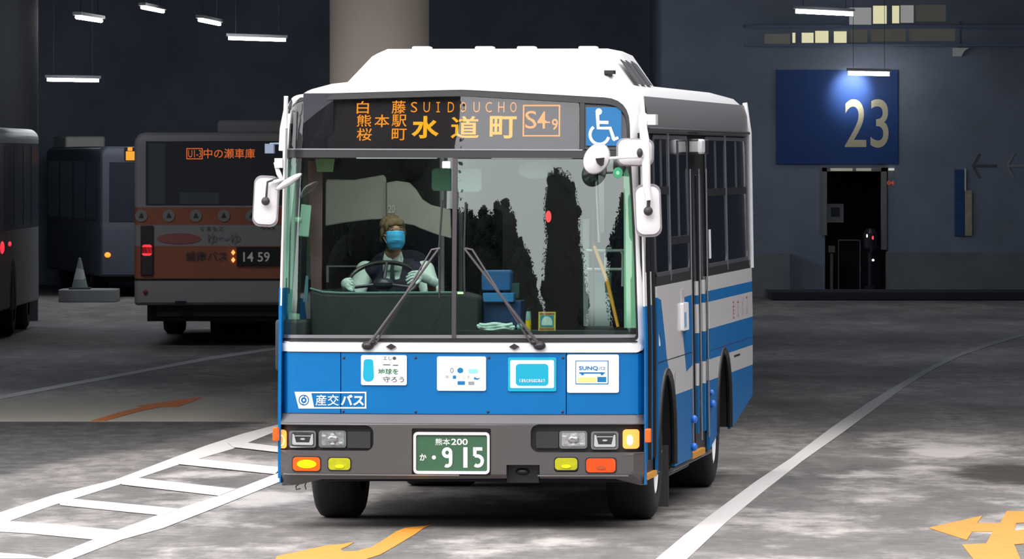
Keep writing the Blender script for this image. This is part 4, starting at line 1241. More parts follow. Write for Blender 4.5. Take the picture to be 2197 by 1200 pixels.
# --- mirrors
m_mir = mat('mirror_shell', (240, 236, 240), .35)
m_mrm = mat('mirror_rim', (150, 144, 150), .4)
def mir_box(name, px0, py0, px1, py1, y, dep, r, tilt=0.0, par=bus, label=None):
    x0, z1 = PP(px0, py0, y); x1, z0 = PP(px1, py1, y)
    cx, cz, w2, h2 = (x0 + x1) / 2, (z0 + z1) / 2, (x1 - x0) / 2, (z1 - z0) / 2
    def mp(u, v, w):
        a = R(tilt); return (cx + u * cos(a) - v * sin(a), y - w, cz + u * sin(a) + v * cos(a))
    bm = BM(); plate(bm, [rrect(-w2, -h2, w2, h2, r)], dep * .4, mp=lambda u, v, w: mp(u, v, w)); o = obj(name, bm, m_mrm, par, bevel=.006, label=label)
    bm = BM()
    Lv = []
    for k, (sc, dd) in enumerate(((.90, 0.0), (.86, .025), (.74, .04), (.5, .05))):
        Lv.append([bm.verts.new(mp(u * sc if abs(u) > 0 else 0, v * (sc + (.04 if k else 0)), dep * .0 + dd * dep * 12)) for u, v in rrect(-w2, -h2, w2, h2, r)])
    n = len(Lv[0])
    for A, B in zip(Lv, Lv[1:]):
        for k in range(n): bm.faces.new((A[k], A[(k + 1) % n], B[(k + 1) % n], B[k]))
    bm.faces.new(Lv[-1]); obj('shell', bm, m_mir, o)
    bm = BM(); plate(bm, [rrect(-w2 * .9, -h2 * .93, w2 * .9, h2 * .93, r)], .002, mp=lambda u, v, w: mp(u, v, -dep * .4 - .002 + w)); obj('mirror_glass', bm, m_chr, o)
    return o, mp
# left side (driver)
o, mp = mir_box('side_mirror', 543, 377, 598, 487, .12, .04, .05, tilt=-3, label='tall white side mirror on the driver side')
bm = BM(); x, z = PP(567, 432, 0); ell(bm, (x, .06, z), .028, 10); tube(bm, [(x, .07, z), (x + .01, .07, z + .12), (x + .09, .08, z + .15)], .008, 6); obj('mirror_joint', bm, mat('joint_dark', (60, 56, 58), .5), o)
bm = BM(); pts = [PP(601, 350, .1), PP(592, 352, .1), PP(597, 372, .06), PP(603, 386, .05), PP(588, 392, .06)]
tube(bm, [(a, .1 - i * .01, b) for i, (a, b) in enumerate(pts)], .016, 8); box(bm, pts[0][0] - .03, .06, pts[0][1] - .03, pts[0][0] + .02, .14, pts[0][1] + .03); obj('mirror_bracket', bm, m_mir, bus)
def dish(name, px, py, w2, h2, tilt, y, label):
    x, z = PP(px, py, y)
    M = Matrix.Translation((x, y, z)) @ Matrix.Rotation(R(-tilt), 4, 'Y') @ Matrix.Diagonal((w2, 1, h2, 1)) @ Matrix.Rotation(pi / 2, 4, 'X')
    bm = BM(); lathe(bm, [(1.0, -.01), (1.0, .012), (.9, .02), (.6, .035), (0, .045)], M, 32); o = obj(name, bm, m_mir, bus, smooth=50, label=label)
    bm = BM(); lathe(bm, [(1.03, -.012), (1.05, 0), (1.0, .013)], M, 32); obj('rim', bm, m_mrm, o)
    bm = BM(); lathe(bm, [(0, -.03), (.6, -.02), (.98, -.01)], M, 32); obj('mirror_glass', bm, m_chr, o)
    return o, M
dish('round_mirror', 620, 390, .092, .022, 32, .0, 'round convex mirror seen almost edge-on')
# right side
bm = BM()
A = [PP(1388, 262, .12), PP(1380, 250, .05), PP(1379, 270, .0), PP(1384, 300, -.05), PP(1386, 340, -.07), PP(1387, 395, -.07), PP(1392, 430, -.07)]
yy = [.12, .05, .0, -.05, -.07, -.07, -.07]
tube(bm, [(a, y, b) for (a, b), y in zip(A, yy)], [.026, .028, .026, .027, .027, .026, .02], 12); x, z = PP(1388, 256, .1); box(bm, x - .03, .03, z - .035, x + .06, .2, z + .03)
arm = obj('mirror_arm', bm, m_mir, bus, smooth=50)
o, mp = mir_box('under_view_mirror', 1322, 297, 1403, 357, -.02, .06, .05, tilt=-1, label='wide white box mirror above the kerb side')
bm = BM(); x, z = PP(1373, 328, -.1); ell(bm, (x, -.11, z), (.02, .02, .03), 10); obj('mirror_joint', bm, mat('joint_dark', (60, 56, 58), .5), o)
o, mp = mir_box('side_mirror', 1362, 395, 1419, 509, -.0, .04, .055, tilt=2, label='tall white side mirror on the kerb side')
bm = BM(); x, z = PP(1391, 453, -.05); ell(bm, (x, -.06, z), (.03, .03, .03), 10); tube(bm, [(x, -.06, z), (x + .005, -.07, z + .1)], .012, 6); obj('mirror_joint', bm, mat('joint_dark', (60, 56, 58), .5), o)
o, M = dish('round_mirror', 1280, 341, .076, .098, -30, -.12, 'round white convex mirror beside the wheelchair sign')
bm = BM(); x, z = PP(1288, 347, -.17); plate(bm, [[(x - .03, z + .02), (x + .025, z + .025), (x + .02, z - .02), (x + .005, z - .03), (x - .02, z - .01)]], .02, mp=lambda u, v, w: (u, -.175 - w, v)); obj('mount', bm, m_trim, o)
bm = BM(); a = PP(1300, 340, -.12); b = PP(1385, 336, -.08); tube(bm, [(a[0], -.13, a[1]), (b[0], -.08, b[1])], .009, 8); obj('mirror_stalk', bm, m_mir, arm)
# side marker on a bracket, upper left
bm = BM(); x, z = PP(579, 319, .3); box(bm, x - .028, .27, z - .03, x + .028, .33, z + .03); tube(bm, [(x, .3, z + .03), (x + .1, .3, z + .033)], .006, 6); obj('marker_lamp', bm, mat('marker_glass', (130, 142, 165), .3), bus)
bm = BM(); tube(bm, [(-1.13, .25, 2.62), (-1.15, .22, 2.5), (-1.155, .2, 2.36)], .016, 8); obj('grab_rail', bm, m_mir, bus)
# ---------------------------------------------------------------- inside the bus (bus-local coordinates)
bm = BM(); box(bm, -1.1, .1, .85, 1.1, 8.7, .95); obj('cabin_floor', bm, m_int, bus)
bm = BM(); box(bm, -1.09, .12, .95, 1.09, .5, 1.0); obj('front_shelf', bm, m_dash, bus)
# dashboard in front of the driver
bm = BM()
x0, z1 = PP(668, 626, .42); x1, _ = PP(1030, 626, .42); _, z0 = PP(800, 716, .35)
dz = [(x0, z1 + .02), (x0 + .08, z1 - .005), (x0 + .2, z1 - .01), (x1 - .1, z1 - .005), (x1, z1 - .03), (x1, .98), (x0, .98)]
plate(bm, [dz], .34, mp=lambda u, v, w: (u, .36 - w * 1, v)); 
dsh = obj('dashboard', bm, m_dash, bus, bevel=.02)
bm = BM(); tube(bm, [(x0, .36, z1 + .022), (x0 + .08, .36, z1 + .0), (x0 + .2, .36, z1 - .006), (x1 - .1, .36, z1 - .001)], .006, 6); obj('dash_piping', bm, mat('piping_teal', (120, 170, 165), .4), dsh)
bm = BM(); x, z = PP(988, 629, .36); box(bm, x - .018, .352, z - .006, x + .018, .36, z + .006); obj('dash_light', bm, mat('dash_glow', (200, 255, 170), .4, emit=(210, 255, 180), estr=1.6), dsh)
bm = BM(); box(bm, x0 - .2, .2, .98, x0, .5, 1.30); obj('dash_side', bm, m_dash, bus, bevel=.02)
# steering wheel
wc = PP(822, 604, .72)
WC = Vector((wc[0], .72, wc[1]))
tl = R(-32)
MW = Matrix.Translation(WC) @ Matrix.Rotation(R(32), 4, 'X')
RW = .222
bm = BM(); tube(bm, [MW @ Vector((RW * cos(2 * pi * k / 40), RW * sin(2 * pi * k / 40), 0)) for k in range(41)], .014, 8, caps=False); 
sw = obj('steering_wheel', bm, mat('wheel_dark', (28, 30, 32), .35), bus)
bm = BM(); ell(bm, MW @ Vector((0, 0, -.02)), (.07, .07, .04), 14)
for a in (200, 340, 90): tube(bm, [MW @ Vector((0, 0, -.02)), MW @ Vector((RW * cos(R(a)), RW * sin(R(a)), 0))], .011, 6)
tube(bm, [MW @ Vector((0, 0, -.03)), WC + Vector((0, -.18, -.5))], .03, 8); obj('wheel_spokes', bm, mat('spoke_dark', (44, 46, 60), .4), sw)
# seat of the driver
SX = PP(850, 560, 1.3)[0]
seat = BM(); box(seat, SX - .24, .95, 1.18, SX + .24, 1.42, 1.30); so_ = obj('driver_seat', seat, mat('seat_cloth', (36, 36, 52), .9), bus, bevel=.04)
bm = BM(); plate(bm, [smoothloop([(SX - .24, 1.25), (SX + .24, 1.25), (SX + .22, 1.62), (SX + .12, 1.72), (SX - .12, 1.72), (SX - .22, 1.62)], .06)], .12, mp=lambda u, v, w: (u, 1.42 - w + (v - 1.25) * .12, v)); obj('seat_back', bm, mat('seat_cloth', (36, 36, 52), .9), so_, bevel=.03)
bm = BM(); box(bm, SX - .18, 1.0, .95, SX + .18, 1.35, 1.18); obj('seat_base', bm, m_int, so_)
# partitions behind the driver
def ipart(name, pts, y, t, m, par=bus, **k):
    bm = BM(); plate(bm, [[PP(a, b, y) for a, b in pts]], t, mp=lambda u, v, w: (u, y - w, v)); return obj(name, bm, m, par, **k)
m_part = mat('partition_grey', (190, 186, 178), .8, noise=.08, nscale=5)
ipart('partition_board', [(698, 392), (700, 385), (760, 386), (822, 375), (828, 382), (829, 470), (790, 472), (740, 478), (697, 486)], 1.75, .03, m_part, bevel=.008)
ipart('partition_board', [(829, 392), (850, 388), (878, 392), (892, 406), (906, 428), (925, 440), (966, 450), (968, 512), (940, 505), (900, 490), (888, 484), (829, 474)], 1.72, .03, m_part, bevel=.008)
bm = BM(); text(bm, '20', *PP(833, 457, 1.69), *PP(847, 440, 1.69), lambda u, v, w: (u, 1.685, v), bold=.01); obj('bus_number', bm, mat('pale_ink', (225, 225, 220), .6), bus, smooth=0)
ipart('partition_rail', [(700, 606), (705, 606), (705, 573), (845, 573), (845, 570), (700, 570)], 1.5, .01, m_sil)
# pillar and curtain at the left of the cab
ipart('cab_pillar', [(668, 640), (688, 640), (690, 345), (660, 345)], .5, .05, mat('pillar_red_grey', (130, 96, 96), .7, noise=.2, nscale=5))
ipart('inner_pillar', [(606, 722), (624, 722), (636, 342), (614, 342)], .35, .06, mat('pillar_mint', (140, 200, 168), .7))
ipart('inner_pillar', [(1339, 704), (1366, 704), (1352, 380), (1344, 360), (1338, 372)], .30, .05, mat('pillar_mint2', (170, 240, 190), .7))
ipart('inner_post', [(628, 722), (640, 722), (650, 345), (640, 345)], .6, .05, mat('post_dark_teal', (64, 84, 84), .6))
ipart('inner_post', [(657, 600), (668, 600), (672, 345), (662, 345)], .65, .05, mat('post_light_teal', (120, 140, 132), .6))
# green paper, cards, visors
ipart('sun_visor', [(680, 369), (714, 369), (718, 341), (677, 341)], .45, .01, mat('visor_green', (168, 196, 140), .7))
ipart('inner_mirror', [(640, 507), (662, 509), (668, 441), (646, 438)], .38, .02, mat('mirror_back_mint', (190, 235, 208), .5), bevel=.006)
bm = BM(); a = PP(626, 470, .38); b = PP(648, 472, .38); tube(bm, [(a[0], .38, a[1]), (b[0], .38, b[1])], .016, 8); ell(bm, (a[0], .38, a[1]), .025, 8); obj('mirror_clamp', bm, mat('mirror_back_mint', (190, 235, 208), .5), bus)
ipart('inside_mirror', [(926, 366), (926, 404), (930, 410), (968, 410), (968, 362), (932, 361)], .45, .02, mat('mirror_green_back', (130, 180, 150), .5), bevel=.006)
ipart('inside_mirror', [(980, 362), (980, 412), (1026, 412), (1033, 406), (1033, 366), (1028, 361)], .45, .02, mat('mirror_pale_back', (190, 220, 205), .5), bevel=.006)
bm = BM(); x, z = PP(1150, 366, .7); ell(bm, (x, .7, z), (.11, .05, .055), 20); obj('ceiling_dome', bm, mat('dome_pale', (190, 205, 198), .6), bus)
bm = BM(); x, z = PP(1265, 365, .5); M = Matrix.Translation((x, .5, z)) @ Matrix.Diagonal((.06, 1, .1, 1)) @ Matrix.Rotation(pi / 2, 4, 'X'); lathe(bm, [(0, .02), (.8, .015), (1, 0), (0, -.001)], M, 24); obj('inner_round_mirror', bm, mat('mirror_dark_back', (52, 60, 60), .5), bus)
a = PP(1272, 400, .5); b = PP(1274, 700, .5)
bm = BM(); tube(bm, [(a[0], .5, a[1]), (b[0], .5, b[1])], .007, 6); obj('mirror_rod', bm, m_int, bus)
# entrance side: handrails, white panel, fare machine
ipart('door_panel', [(1262, 700), (1308, 700), (1312, 585), (1260, 585)], .95, .02, mat('panel_teal', (104, 142, 132), .7, noise=.1, nscale=10))
ipart('door_post_white', [(1252, 700), (1262, 700), (1264, 470), (1250, 470)], .9, .03, mat('rail_grey_white', (170, 180, 176), .6, noise=.2, nscale=8))
m_rw = mat('handrail_white', (210, 220, 215), .35)
bm = BM()
for pts in ([(1258, 538), (1345, 538)], [(1258, 578), (1345, 578)], [(1299, 577), (1299, 545), (1304, 533), (1312, 533)], [(1336, 615), (1336, 545), (1330, 535)], [(1280, 378), (1286, 520)]):
    tube(bm, [(PP(a, b, .85)[0], .85, PP(a, b, .85)[1]) for a, b in pts], .009, 8)
obj('handrail', bm, m_rw, bus)
ipart('door_column', [(1284, 500), (1296, 500), (1296, 380), (1284, 376)], 1.0, .03, mat('column_grey', (150, 154, 152), .6))
fm = BM()
m_fb = mat('fare_blue', (52, 112, 172), .45); m_fd = mat('fare_dark_blue', (42, 74, 124), .55); m_fl = mat('fare_light_blue', (64, 146, 216), .4)
o = ipart('fare_machine', [(1036, 700), (1036, 650), (1102, 650), (1102, 645), (1118, 645), (1118, 700)], .55, .22, m_fd, bevel=.008, label='blue fare machine')
ipart('top_unit', [(1033, 624), (1033, 585), (1038, 580), (1092, 580), (1096, 585), (1096, 624)], .6, .15, m_fb, par=o, bevel=.01)
ipart('tray', [(1036, 648), (1036, 629), (1102, 629), (1102, 648)], .5, .1, m_fl, par=o, bevel=.004)
ipart('coin_cup', [(1096, 640), (1113, 640), (1114, 608), (1096, 608)], .62, .08, mat('cup_green_grey', (56, 84, 84), .4), par=o)
bm = BM(); x, z = PP(1100, 640, .7); box(bm, x - .3, .6, .95, x + .1, .8, z - .15); obj('machine_stand', bm, m_int, o)
# seats rows further back (dim)
for k in range(4):
    for sx_ in (-.72, .72):
        y = 3.0 + k * 1.2
        bm = BM(); box(bm, sx_ - .25, y, 1.25, sx_ + .25, y + .12, 1.95); box(bm, sx_ - .25, y - .4, 1.2, sx_ + .25, y + .05, 1.32); obj('passenger_seat', bm, mat('seat_navy', (36, 42, 66), .9), bus, bevel=.04)
bm = BM()
for (x, y) in ((-.4, 2.4), (-.45, 3.9), (.98, 3.0)): tube(bm, [(x, y, .95), (x, y, 2.72)], .016, 8)
obj('grab_pole', bm, m_rw, bus)

# loose things on the shelf, each a thing of its own (world placement through the bus frame)
def wl(x, y, z): return (X0 + x * CT + y * ST, D0 - x * ST + y * CT, z)
def loose(name, label, cat, x, y, z): return thing(name, label, cat, wl(x, y, z), -TH)
zs = 1.235
# a ledge under the glass on which they stand
bm = BM(); box(bm, -.05, .13, 1.0, 1.05, .42, zs); obj('kerb_side_shelf', bm, m_dash, bus)
x, z = PP(1065, 700, .27)
t = loose('folded_towel', 'white folded towel lying in front of the blue fare machine', 'towel', x, .25, zs)
bm = BM()
for k, (w_, hh) in enumerate(((.115, .0), (.12, .014), (.105, .028))):
    pts = [(-w_ + i * w_ / 5, -.0 + .004 * sin(i * 1.7 + k), .012 + hh + .006 * cos(i * .9 + k) - .006 * sin(pi * i / 10)) for i in range(11)]
    tube(bm, pts, [.010] + [.0125] * 9 + [.010], 8)
for v in bm.verts: v.co.y *= 2.2
obj('towel_cloth', bm, mat('towel_white', (225, 250, 240), .9), t, smooth=60)
bm = BM(); ell(bm, (.15, 0, .022), (.022, .03, .022), 12); obj('towel_end', bm, mat('towel_blue', (150, 205, 210), .9), t)
x, z = PP(1133, 700, .2)
t = loose('yellow_bottle', 'small bottle with a yellow lower half standing inside the windscreen', 'bottle', x, .22, zs)
bm = BM(); lathe(bm, [(0, 0), (.016, 0), (.018, .01), (.018, .065), (.0, .066)], n=20); obj('bottle_base', bm, mat('bottle_yellow', (240, 205, 20), .4), t)
bm = BM(); lathe(bm, [(.0175, .066), (.016, .1), (.013, .12), (.0, .121)], n=20); obj('bottle_top', bm, mat('bottle_pale', (150, 180, 172), .3), t)
bm = BM(); lathe(bm, [(.008, .12), (.010, .125), (.010, .138), (0, .14)], n=14); obj('cap', bm, m_blk, t)
x, z = PP(1173, 703, .16)
t = loose('picture_card', 'yellow bordered card with a pale half dome picture behind the windscreen', 'card', x, .17, zs)
cw, chh = .054, .118
bm = BM(); plate(bm, [rrect(-cw, 0, cw, chh, .002)], .002, mp=lambda u, v, w: (u, .0 - w + v * .12, v)); obj('card_sheet', bm, mat('card_yellow', (205, 190, 80), .6), t)
bm = BM(); plate(bm, [rrect(-cw + .012, .024, cw - .012, chh - .022, .001)], 0, mp=lambda u, v, w: (u, -.003 + v * .12, v)); obj('picture', bm, mat('card_cyan', (30, 140, 155), .6), t, smooth=0)
bm = BM(); plate(bm, [[(-.034, .034), (.034, .034)] + [(.034 * cos(a), .052 + .038 * sin(a)) for a in [pi * k / 12 for k in range(13)]]], 0, mp=lambda u, v, w: (u, -.0045 + v * .12, v)); obj('dome', bm, mat('card_pale', (190, 215, 205), .6), t, smooth=0)
bm = BM(); plate(bm, [rrect(-cw + .008, .006, cw - .008, .018, .001)], 0, mp=lambda u, v, w: (u, -.003 + v * .12, v)); plate(bm, [rrect(-cw + .008, chh - .017, cw - .008, chh - .007, .001)], 0, mp=lambda u, v, w: (u, -.003 + v * .12, v)); obj('bands', bm, mat('card_brown', (160, 90, 60), .6), t, smooth=0)
a = PP(1274, 526, .35); b = PP(1326, 702, .2)
t = loose('yellow_pole', 'bent yellow pole leaning inside the right side of the windscreen', 'pole', b[0], .2, zs)
m_ = PP(1300, 600, .28)
bm = BM(); tube(bm, [(0, 0, b[1] - zs), (m_[0] - b[0] + .006, .08, m_[1] - zs), (a[0] - b[0], .15, a[1] - zs)], [.010, .013, .011], 10); obj('pole_bar', bm, mat('pole_yellow', (220, 150, 30), .5), t)
bm = BM(); ell(bm, (a[0] - b[0], .15, a[1] - zs), .014, 10); obj('end_cap', bm, mat('pole_dark', (80, 60, 30), .5), t)
fpart('red_button_lamp', [circ(*PF(1176, 465, 0), .018, .036)], 0, mat('button_red', (230, 40, 40), .5, emit=(255, 50, 50), estr=.9), off=-.019, cut=None)
x, z = PP(632, 682, .2)
ipart('pale_box', [(617, 702), (642, 702), (642, 674), (620, 672)], .3, .04, mat('box_mint', (170, 215, 190), .6))
ipart('paper_slips', [(650, 648), (660, 648), (661, 592), (656, 592)], .45, .02, mat('paper_blue', (120, 160, 185), .6))
# cabin lamps
for y in (2.2, 4.6):
    bm = BM(); box(bm, -.15, y, 2.72, .15, y + .9, 2.75); obj('cabin_lamp', bm, mat('cabin_lamp', (200, 200, 195), .5, emit=(255, 250, 240), estr=.8), bus)
for (x_, y_) in ((-.5, .8), (.35, .9)):  # unseen area lights and housings added to brighten the driver's cab
    li = bpy.data.lights.new('cab_fill_light', 'AREA'); li.shape = 'RECTANGLE'; li.size = .5; li.size_y = .12; li.energy = 7; li.color = (1, .97, .92)
    lo_ = bpy.data.objects.new('cab_fill_light', li); lo_.parent = bus; lo_.location = (x_, y_, 2.30); COL.objects.link(lo_); lo_.rotation_euler = (R(25), 0, 0)
    bm = BM(); box(bm, x_ - .25, y_ - .06, 2.31, x_ + .25, y_ + .06, 2.34); obj('cab_fill_lamp', bm, mat('cabin_lamp', (200, 200, 195), .5), bus)
# ---------------------------------------------------------------- the driver
HP = PP(843, 503, 1.12)                     # head centre
HC = Vector((HP[0], 1.12, HP[1]))
dl = wl(SX, 1.2, 1.30)
drv = thing('person', 'driver in a white shirt, dark vest and blue mask gripping the wheel', 'person', dl, -TH)
OR = Vector((SX, 1.2, 1.30))
def dpart(name, bm, m, par=drv, remesh=None, smooth=60, **k):
    o = obj(name, bm, m, par, origin=OR, smooth=smooth, **k)
    if remesh:
        r = o.modifiers.new('remesh', 'REMESH'); r.mode = 'VOXEL'; r.voxel_size = remesh; r.use_smooth_shade = True
        s = o.modifiers.new('smooth', 'SMOOTH'); s.factor = .5; s.iterations = 3
    return o
m_skin = mat('skin', (158, 116, 94), .6)
m_vest = mat('vest_navy', (34, 34, 58), .85)
m_shirt = mat('shirt_white', (222, 245, 236), .8)
m_glove = mat('glove_white', (228, 250, 242), .8)
m_mask = mat('mask_blue', (60, 170, 220), .8)
m_hair = mat('hair_brown', (96, 78, 54), .8, noise=.35, nscale=60, bump=.4)
MH = Matrix.Rotation(R(24), 4, 'Z') @ Matrix.Rotation(R(-6), 4, 'X') @ Matrix.Scale(.9, 4)     # face turned to the picture's right, slightly down
def hp(x, y, z): return HC + MH @ Vector((x, y, z))
neck0 = HC + Vector((-.005, .03, -.10)); neck1 = Vector((SX, 1.20, HC.z - .20))
chest = Vector((SX, 1.22, HC.z - .36)); hips = Vector((SX, 1.2, 1.36))
shL = Vector((SX - .185, 1.2, HC.z - .235)); shR = Vector((SX + .195, 1.2, HC.z - .235))
hL = MW @ Vector((RW * cos(R(195)), RW * sin(R(195)), 0)); hR = MW @ Vector((RW * cos(R(8)), RW * sin(R(8)), 0))
_e = PP(905, 612, .95); elR = Vector((SX + .285, 1.02, HC.z - .46)); elL = Vector((SX - .27, 1.02, HC.z - .47))
wrL = hL + Vector((-.015, .055, -.02)); wrR = hR + Vector((.075, .03, -.012))
body = BM()
# head with brow, nose, chin, ears
for c, r in (((0, 0, .02), (.074, .092, .098)), ((0, -.02, -.055), (.056, .068, .062)), ((0, -.055, -.088), (.03, .03, .026)), ((0, -.088, -.012), (.013, .022, .026)), ((0, -.075, .035), (.05, .02, .014)), ((.076, .012, -.005), (.012, .022, .032)), ((-.076, .012, -.005), (.012, .022, .032)), ((.032, -.07, -.015), (.022, .02, .018)), ((-.032, -.07, -.015), (.022, .02, .018))):
    ell(body, (0, 0, 0), r, 18)
    for v in body.verts[-(18 * 8 + 2):]: pass
body.free(); body = BM()
def hell(bm, c, r, n=18):
    b2 = BM(); ell(b2, c, r, n)
    for v in b2.verts: v.co = HC + MH @ v.co
    join(bm, b2)
for c, r in (((0, 0, .02), (.074, .092, .098)), ((0, -.02, -.055), (.056, .068, .062)), ((0, -.055, -.088), (.03, .03, .026)), ((0, -.088, -.012), (.013, .022, .026)), ((0, -.075, .035), (.05, .02, .014)), ((.076, .012, -.005), (.012, .022, .032)), ((-.076, .012, -.005), (.012, .022, .032)), ((.032, -.07, -.015), (.022, .02, .018)), ((-.032, -.07, -.015), (.022, .02, .018))):
    hell(body, c, r)
tube(body, [neck0, neck1, chest], [.052, .058, .11], 16)
ell(body, chest, (.165, .10, .16)); ell(body, (SX, 1.2, 1.45), (.15, .10, .16)); ell(body, shL, .055); ell(body, shR, .055)
tube(body, [shL, elL, wrL], [.05, .038, .026], 12); tube(body, [shR, elR, wrR], [.05, .038, .026], 12)
ell(body, hL, .016); ell(body, hR, .016)
for s in (-1, 1): tube(body, [hips + Vector((s * .09, 0, 0)), hips + Vector((s * .12, -.40, .04)), hips + Vector((s * .12, -.48, -.38))], [.085, .065, .045], 12); ell(body, hips + Vector((s * .12, -.53, -.40)), (.045, .11, .04))
dpart('body', body, m_skin, remesh=.007)
# eyes and brows
bm = BM()
for s in (-1, 1): hell(bm, (s * .03, -.084, .026), (.011, .006, .0042), 10)
dpart('eyes', bm, mat('eye_white', (200, 195, 190), .4)); bm = BM()
for s in (-1, 1): hell(bm, (s * .03, -.088, .026), (.0048, .004, .0042), 8); hell(bm, (s * .03, -.087, .041), (.016, .005, .003), 8)
dpart('eyebrows', bm, mat('brow_dark', (50, 40, 32), .8))
# hair: cap of locks, fuller at the sides and fringe
bm = BM()
hell(bm, (0, .022, .052), (.086, .092, .083), 20); hell(bm, (0, -.056, .082), (.070, .042, .030), 14); hell(bm, (-.03, -.078, .066), (.03, .018, .02), 10); hell(bm, (.02, -.08, .068), (.035, .018, .018), 10); hell(bm, (-.062, -.05, .05), (.018, .03, .04), 10)
random.seed(4)
for k in range(60):
    a = random.uniform(-pi, pi); e = random.uniform(.0, 1.3)
    p = Vector((.084 * cos(a) * cos(e), .022 + .09 * sin(a) * cos(e), .045 + .088 * sin(e)))
    if p.y < -.045 and p.z < .085: continue
    hell(bm, p, (.016, .016, .013), 8)
for s in (-1, 1): hell(bm, (s * .08, .0, .01), (.016, .03, .04), 10); hell(bm, (s * .077, .03, -.03), (.016, .03, .03), 10)
dpart('hair', bm, m_hair, remesh=.006)
# mask: pleated cloth over nose and chin
bm = BM()
rows = []
for i in range(13):
    v = i / 12; z = .016 - v * .130
    row = []
    for j in range(17):
        u = -1 + j / 8
        wdt = .072 - .014 * abs(v - .4) - (.02 * max(0, v - .7) / .3)
        y = -.108 + .045 * u * u + .03 * max(0, v - .55) * 1.0 + .012 * (1 - abs(u)) * (-sin(v * pi)) + .0025 * sin(v * pi * 6)
        row.append(bm.verts.new(HC + MH @ Vector((u * wdt, y, z))))
    rows.append(row)
for A, B in zip(rows, rows[1:]):
    for k in range(16): bm.faces.new((A[k], A[k + 1], B[k + 1], B[k]))
o = dpart('face_mask', bm, m_mask, smooth=80, label='light blue face mask')
s_ = o.modifiers.new('thickness', 'SOLIDIFY'); s_.thickness = .003
bm = BM(); tube(bm, [HC + MH @ Vector((-.064 + .128 * k / 8, -.1085 + .045 * (-1 + k / 4) ** 2 - .012 * (1 - abs(-1 + k / 4)) - .001, -.048 - .008 * sin(pi * k / 8))) for k in range(9)], .0018, 5); dpart('mask_pleat', bm, mat('pleat_dark', (20, 70, 100), .8), par=o)
bm = BM()
for s in (-1, 1): tube(bm, [HC + MH @ Vector((s * .06, -.058, -.015)), HC + MH @ Vector((s * .082, .0, .0)), HC + MH @ Vector((s * .06, -.05, -.075))], .0015, 5)
dpart('mask_strap', bm, m_nw, par=o)
# shirt (sleeves), collar, vest, tie, trousers, shoes
bm = BM(); ell(bm, chest + Vector((0, .0, .0)), (.172, .108, .165)); ell(bm, (SX, 1.2, 1.47), (.158, .11, .15)); ell(bm, shL, .066); ell(bm, shR, .068)
tube(bm, [shL, (shL + elL) / 2, elL, (elL * .3 + wrL * .7)], [.062, .060, .052, .036], 14); tube(bm, [shR, (shR + elR) / 2, elR, (elR * .35 + wrR * .65)], [.066, .068, .060, .04], 14); tube(bm, [neck1 + Vector((0, 0, .03)), chest], [.062, .12], 14)
shirt = dpart('shirt', bm, m_shirt, remesh=.008)
bm = BM()
for s in (-1, 1):
    ax = neck1 + Vector((0, -.03, .06))
    q = [ax + Vector((s * .004, -.05, -.02)), ax + Vector((s * .052, -.02, .03)), ax + Vector((s * .064, -.02, -.02)), ax + Vector((s * .058, -.075, -.095)), ax + Vector((s * .012, -.082, -.09))]
    vs = [bm.verts.new(p) for p in q]; bm.faces.new(vs)
o = dpart('collar', bm, m_shirt, par=shirt); s_ = o.modifiers.new('thickness', 'SOLIDIFY'); s_.thickness = .006
bm = BM(); ell(bm, chest, (.180, .118, .168)); ell(bm, (SX, 1.2, 1.47), (.165, .118, .155))
for s in (-1, 1): ell(bm, (SX + .005 + s * .145, 1.2, HC.z - .235), (.075, .085, .062))
tube(bm, [(SX - .12, 1.21, HC.z - .215), (SX + .12, 1.21, HC.z - .215)], .06, 14)
vest = dpart('vest', bm, m_vest, remesh=.008)
# the shirt front showing in the vest's neck
bm = BM(); f0 = Vector((SX, 1.2, HC.z - .19))
plate(bm, [[(-.060, .03), (.060, .03), (.058, -.03), (.02, -.22), (0, -.26), (-.02, -.22), (-.058, -.03)]], .012, mp=lambda u, v, w: (f0.x + u, 1.115 + (.06 + v) * .0 - .02 * min(1, max(0, -v / .1)) + u * u * 4 - w, f0.z + v), cut=(.015, .03))
dpart('shirt_front', bm, m_shirt, par=shirt)
bm = BM(); kx = Vector((SX + .002, 1.084, HC.z - .185))
plate(bm, [[(-.014, .018), (.014, .018), (.010, -.008), (.022, -.20), (0, -.235), (-.022, -.20), (-.010, -.008)]], .008, mp=lambda u, v, w: (kx.x + u, kx.y + (0 if v > -.05 else .02 * v) - w, kx.z + v)); dpart('tie', bm, mat('tie_dark', (38, 62, 62), .7), bevel=.003)
bm = BM()
for s in (-1, 1): tube(bm, [hips + Vector((s * .09, 0, 0)), hips + Vector((s * .12, -.40, .04)), hips + Vector((s * .12, -.47, -.32))], [.098, .078, .06], 12)
dpart('trousers', bm, m_vest, remesh=.012)
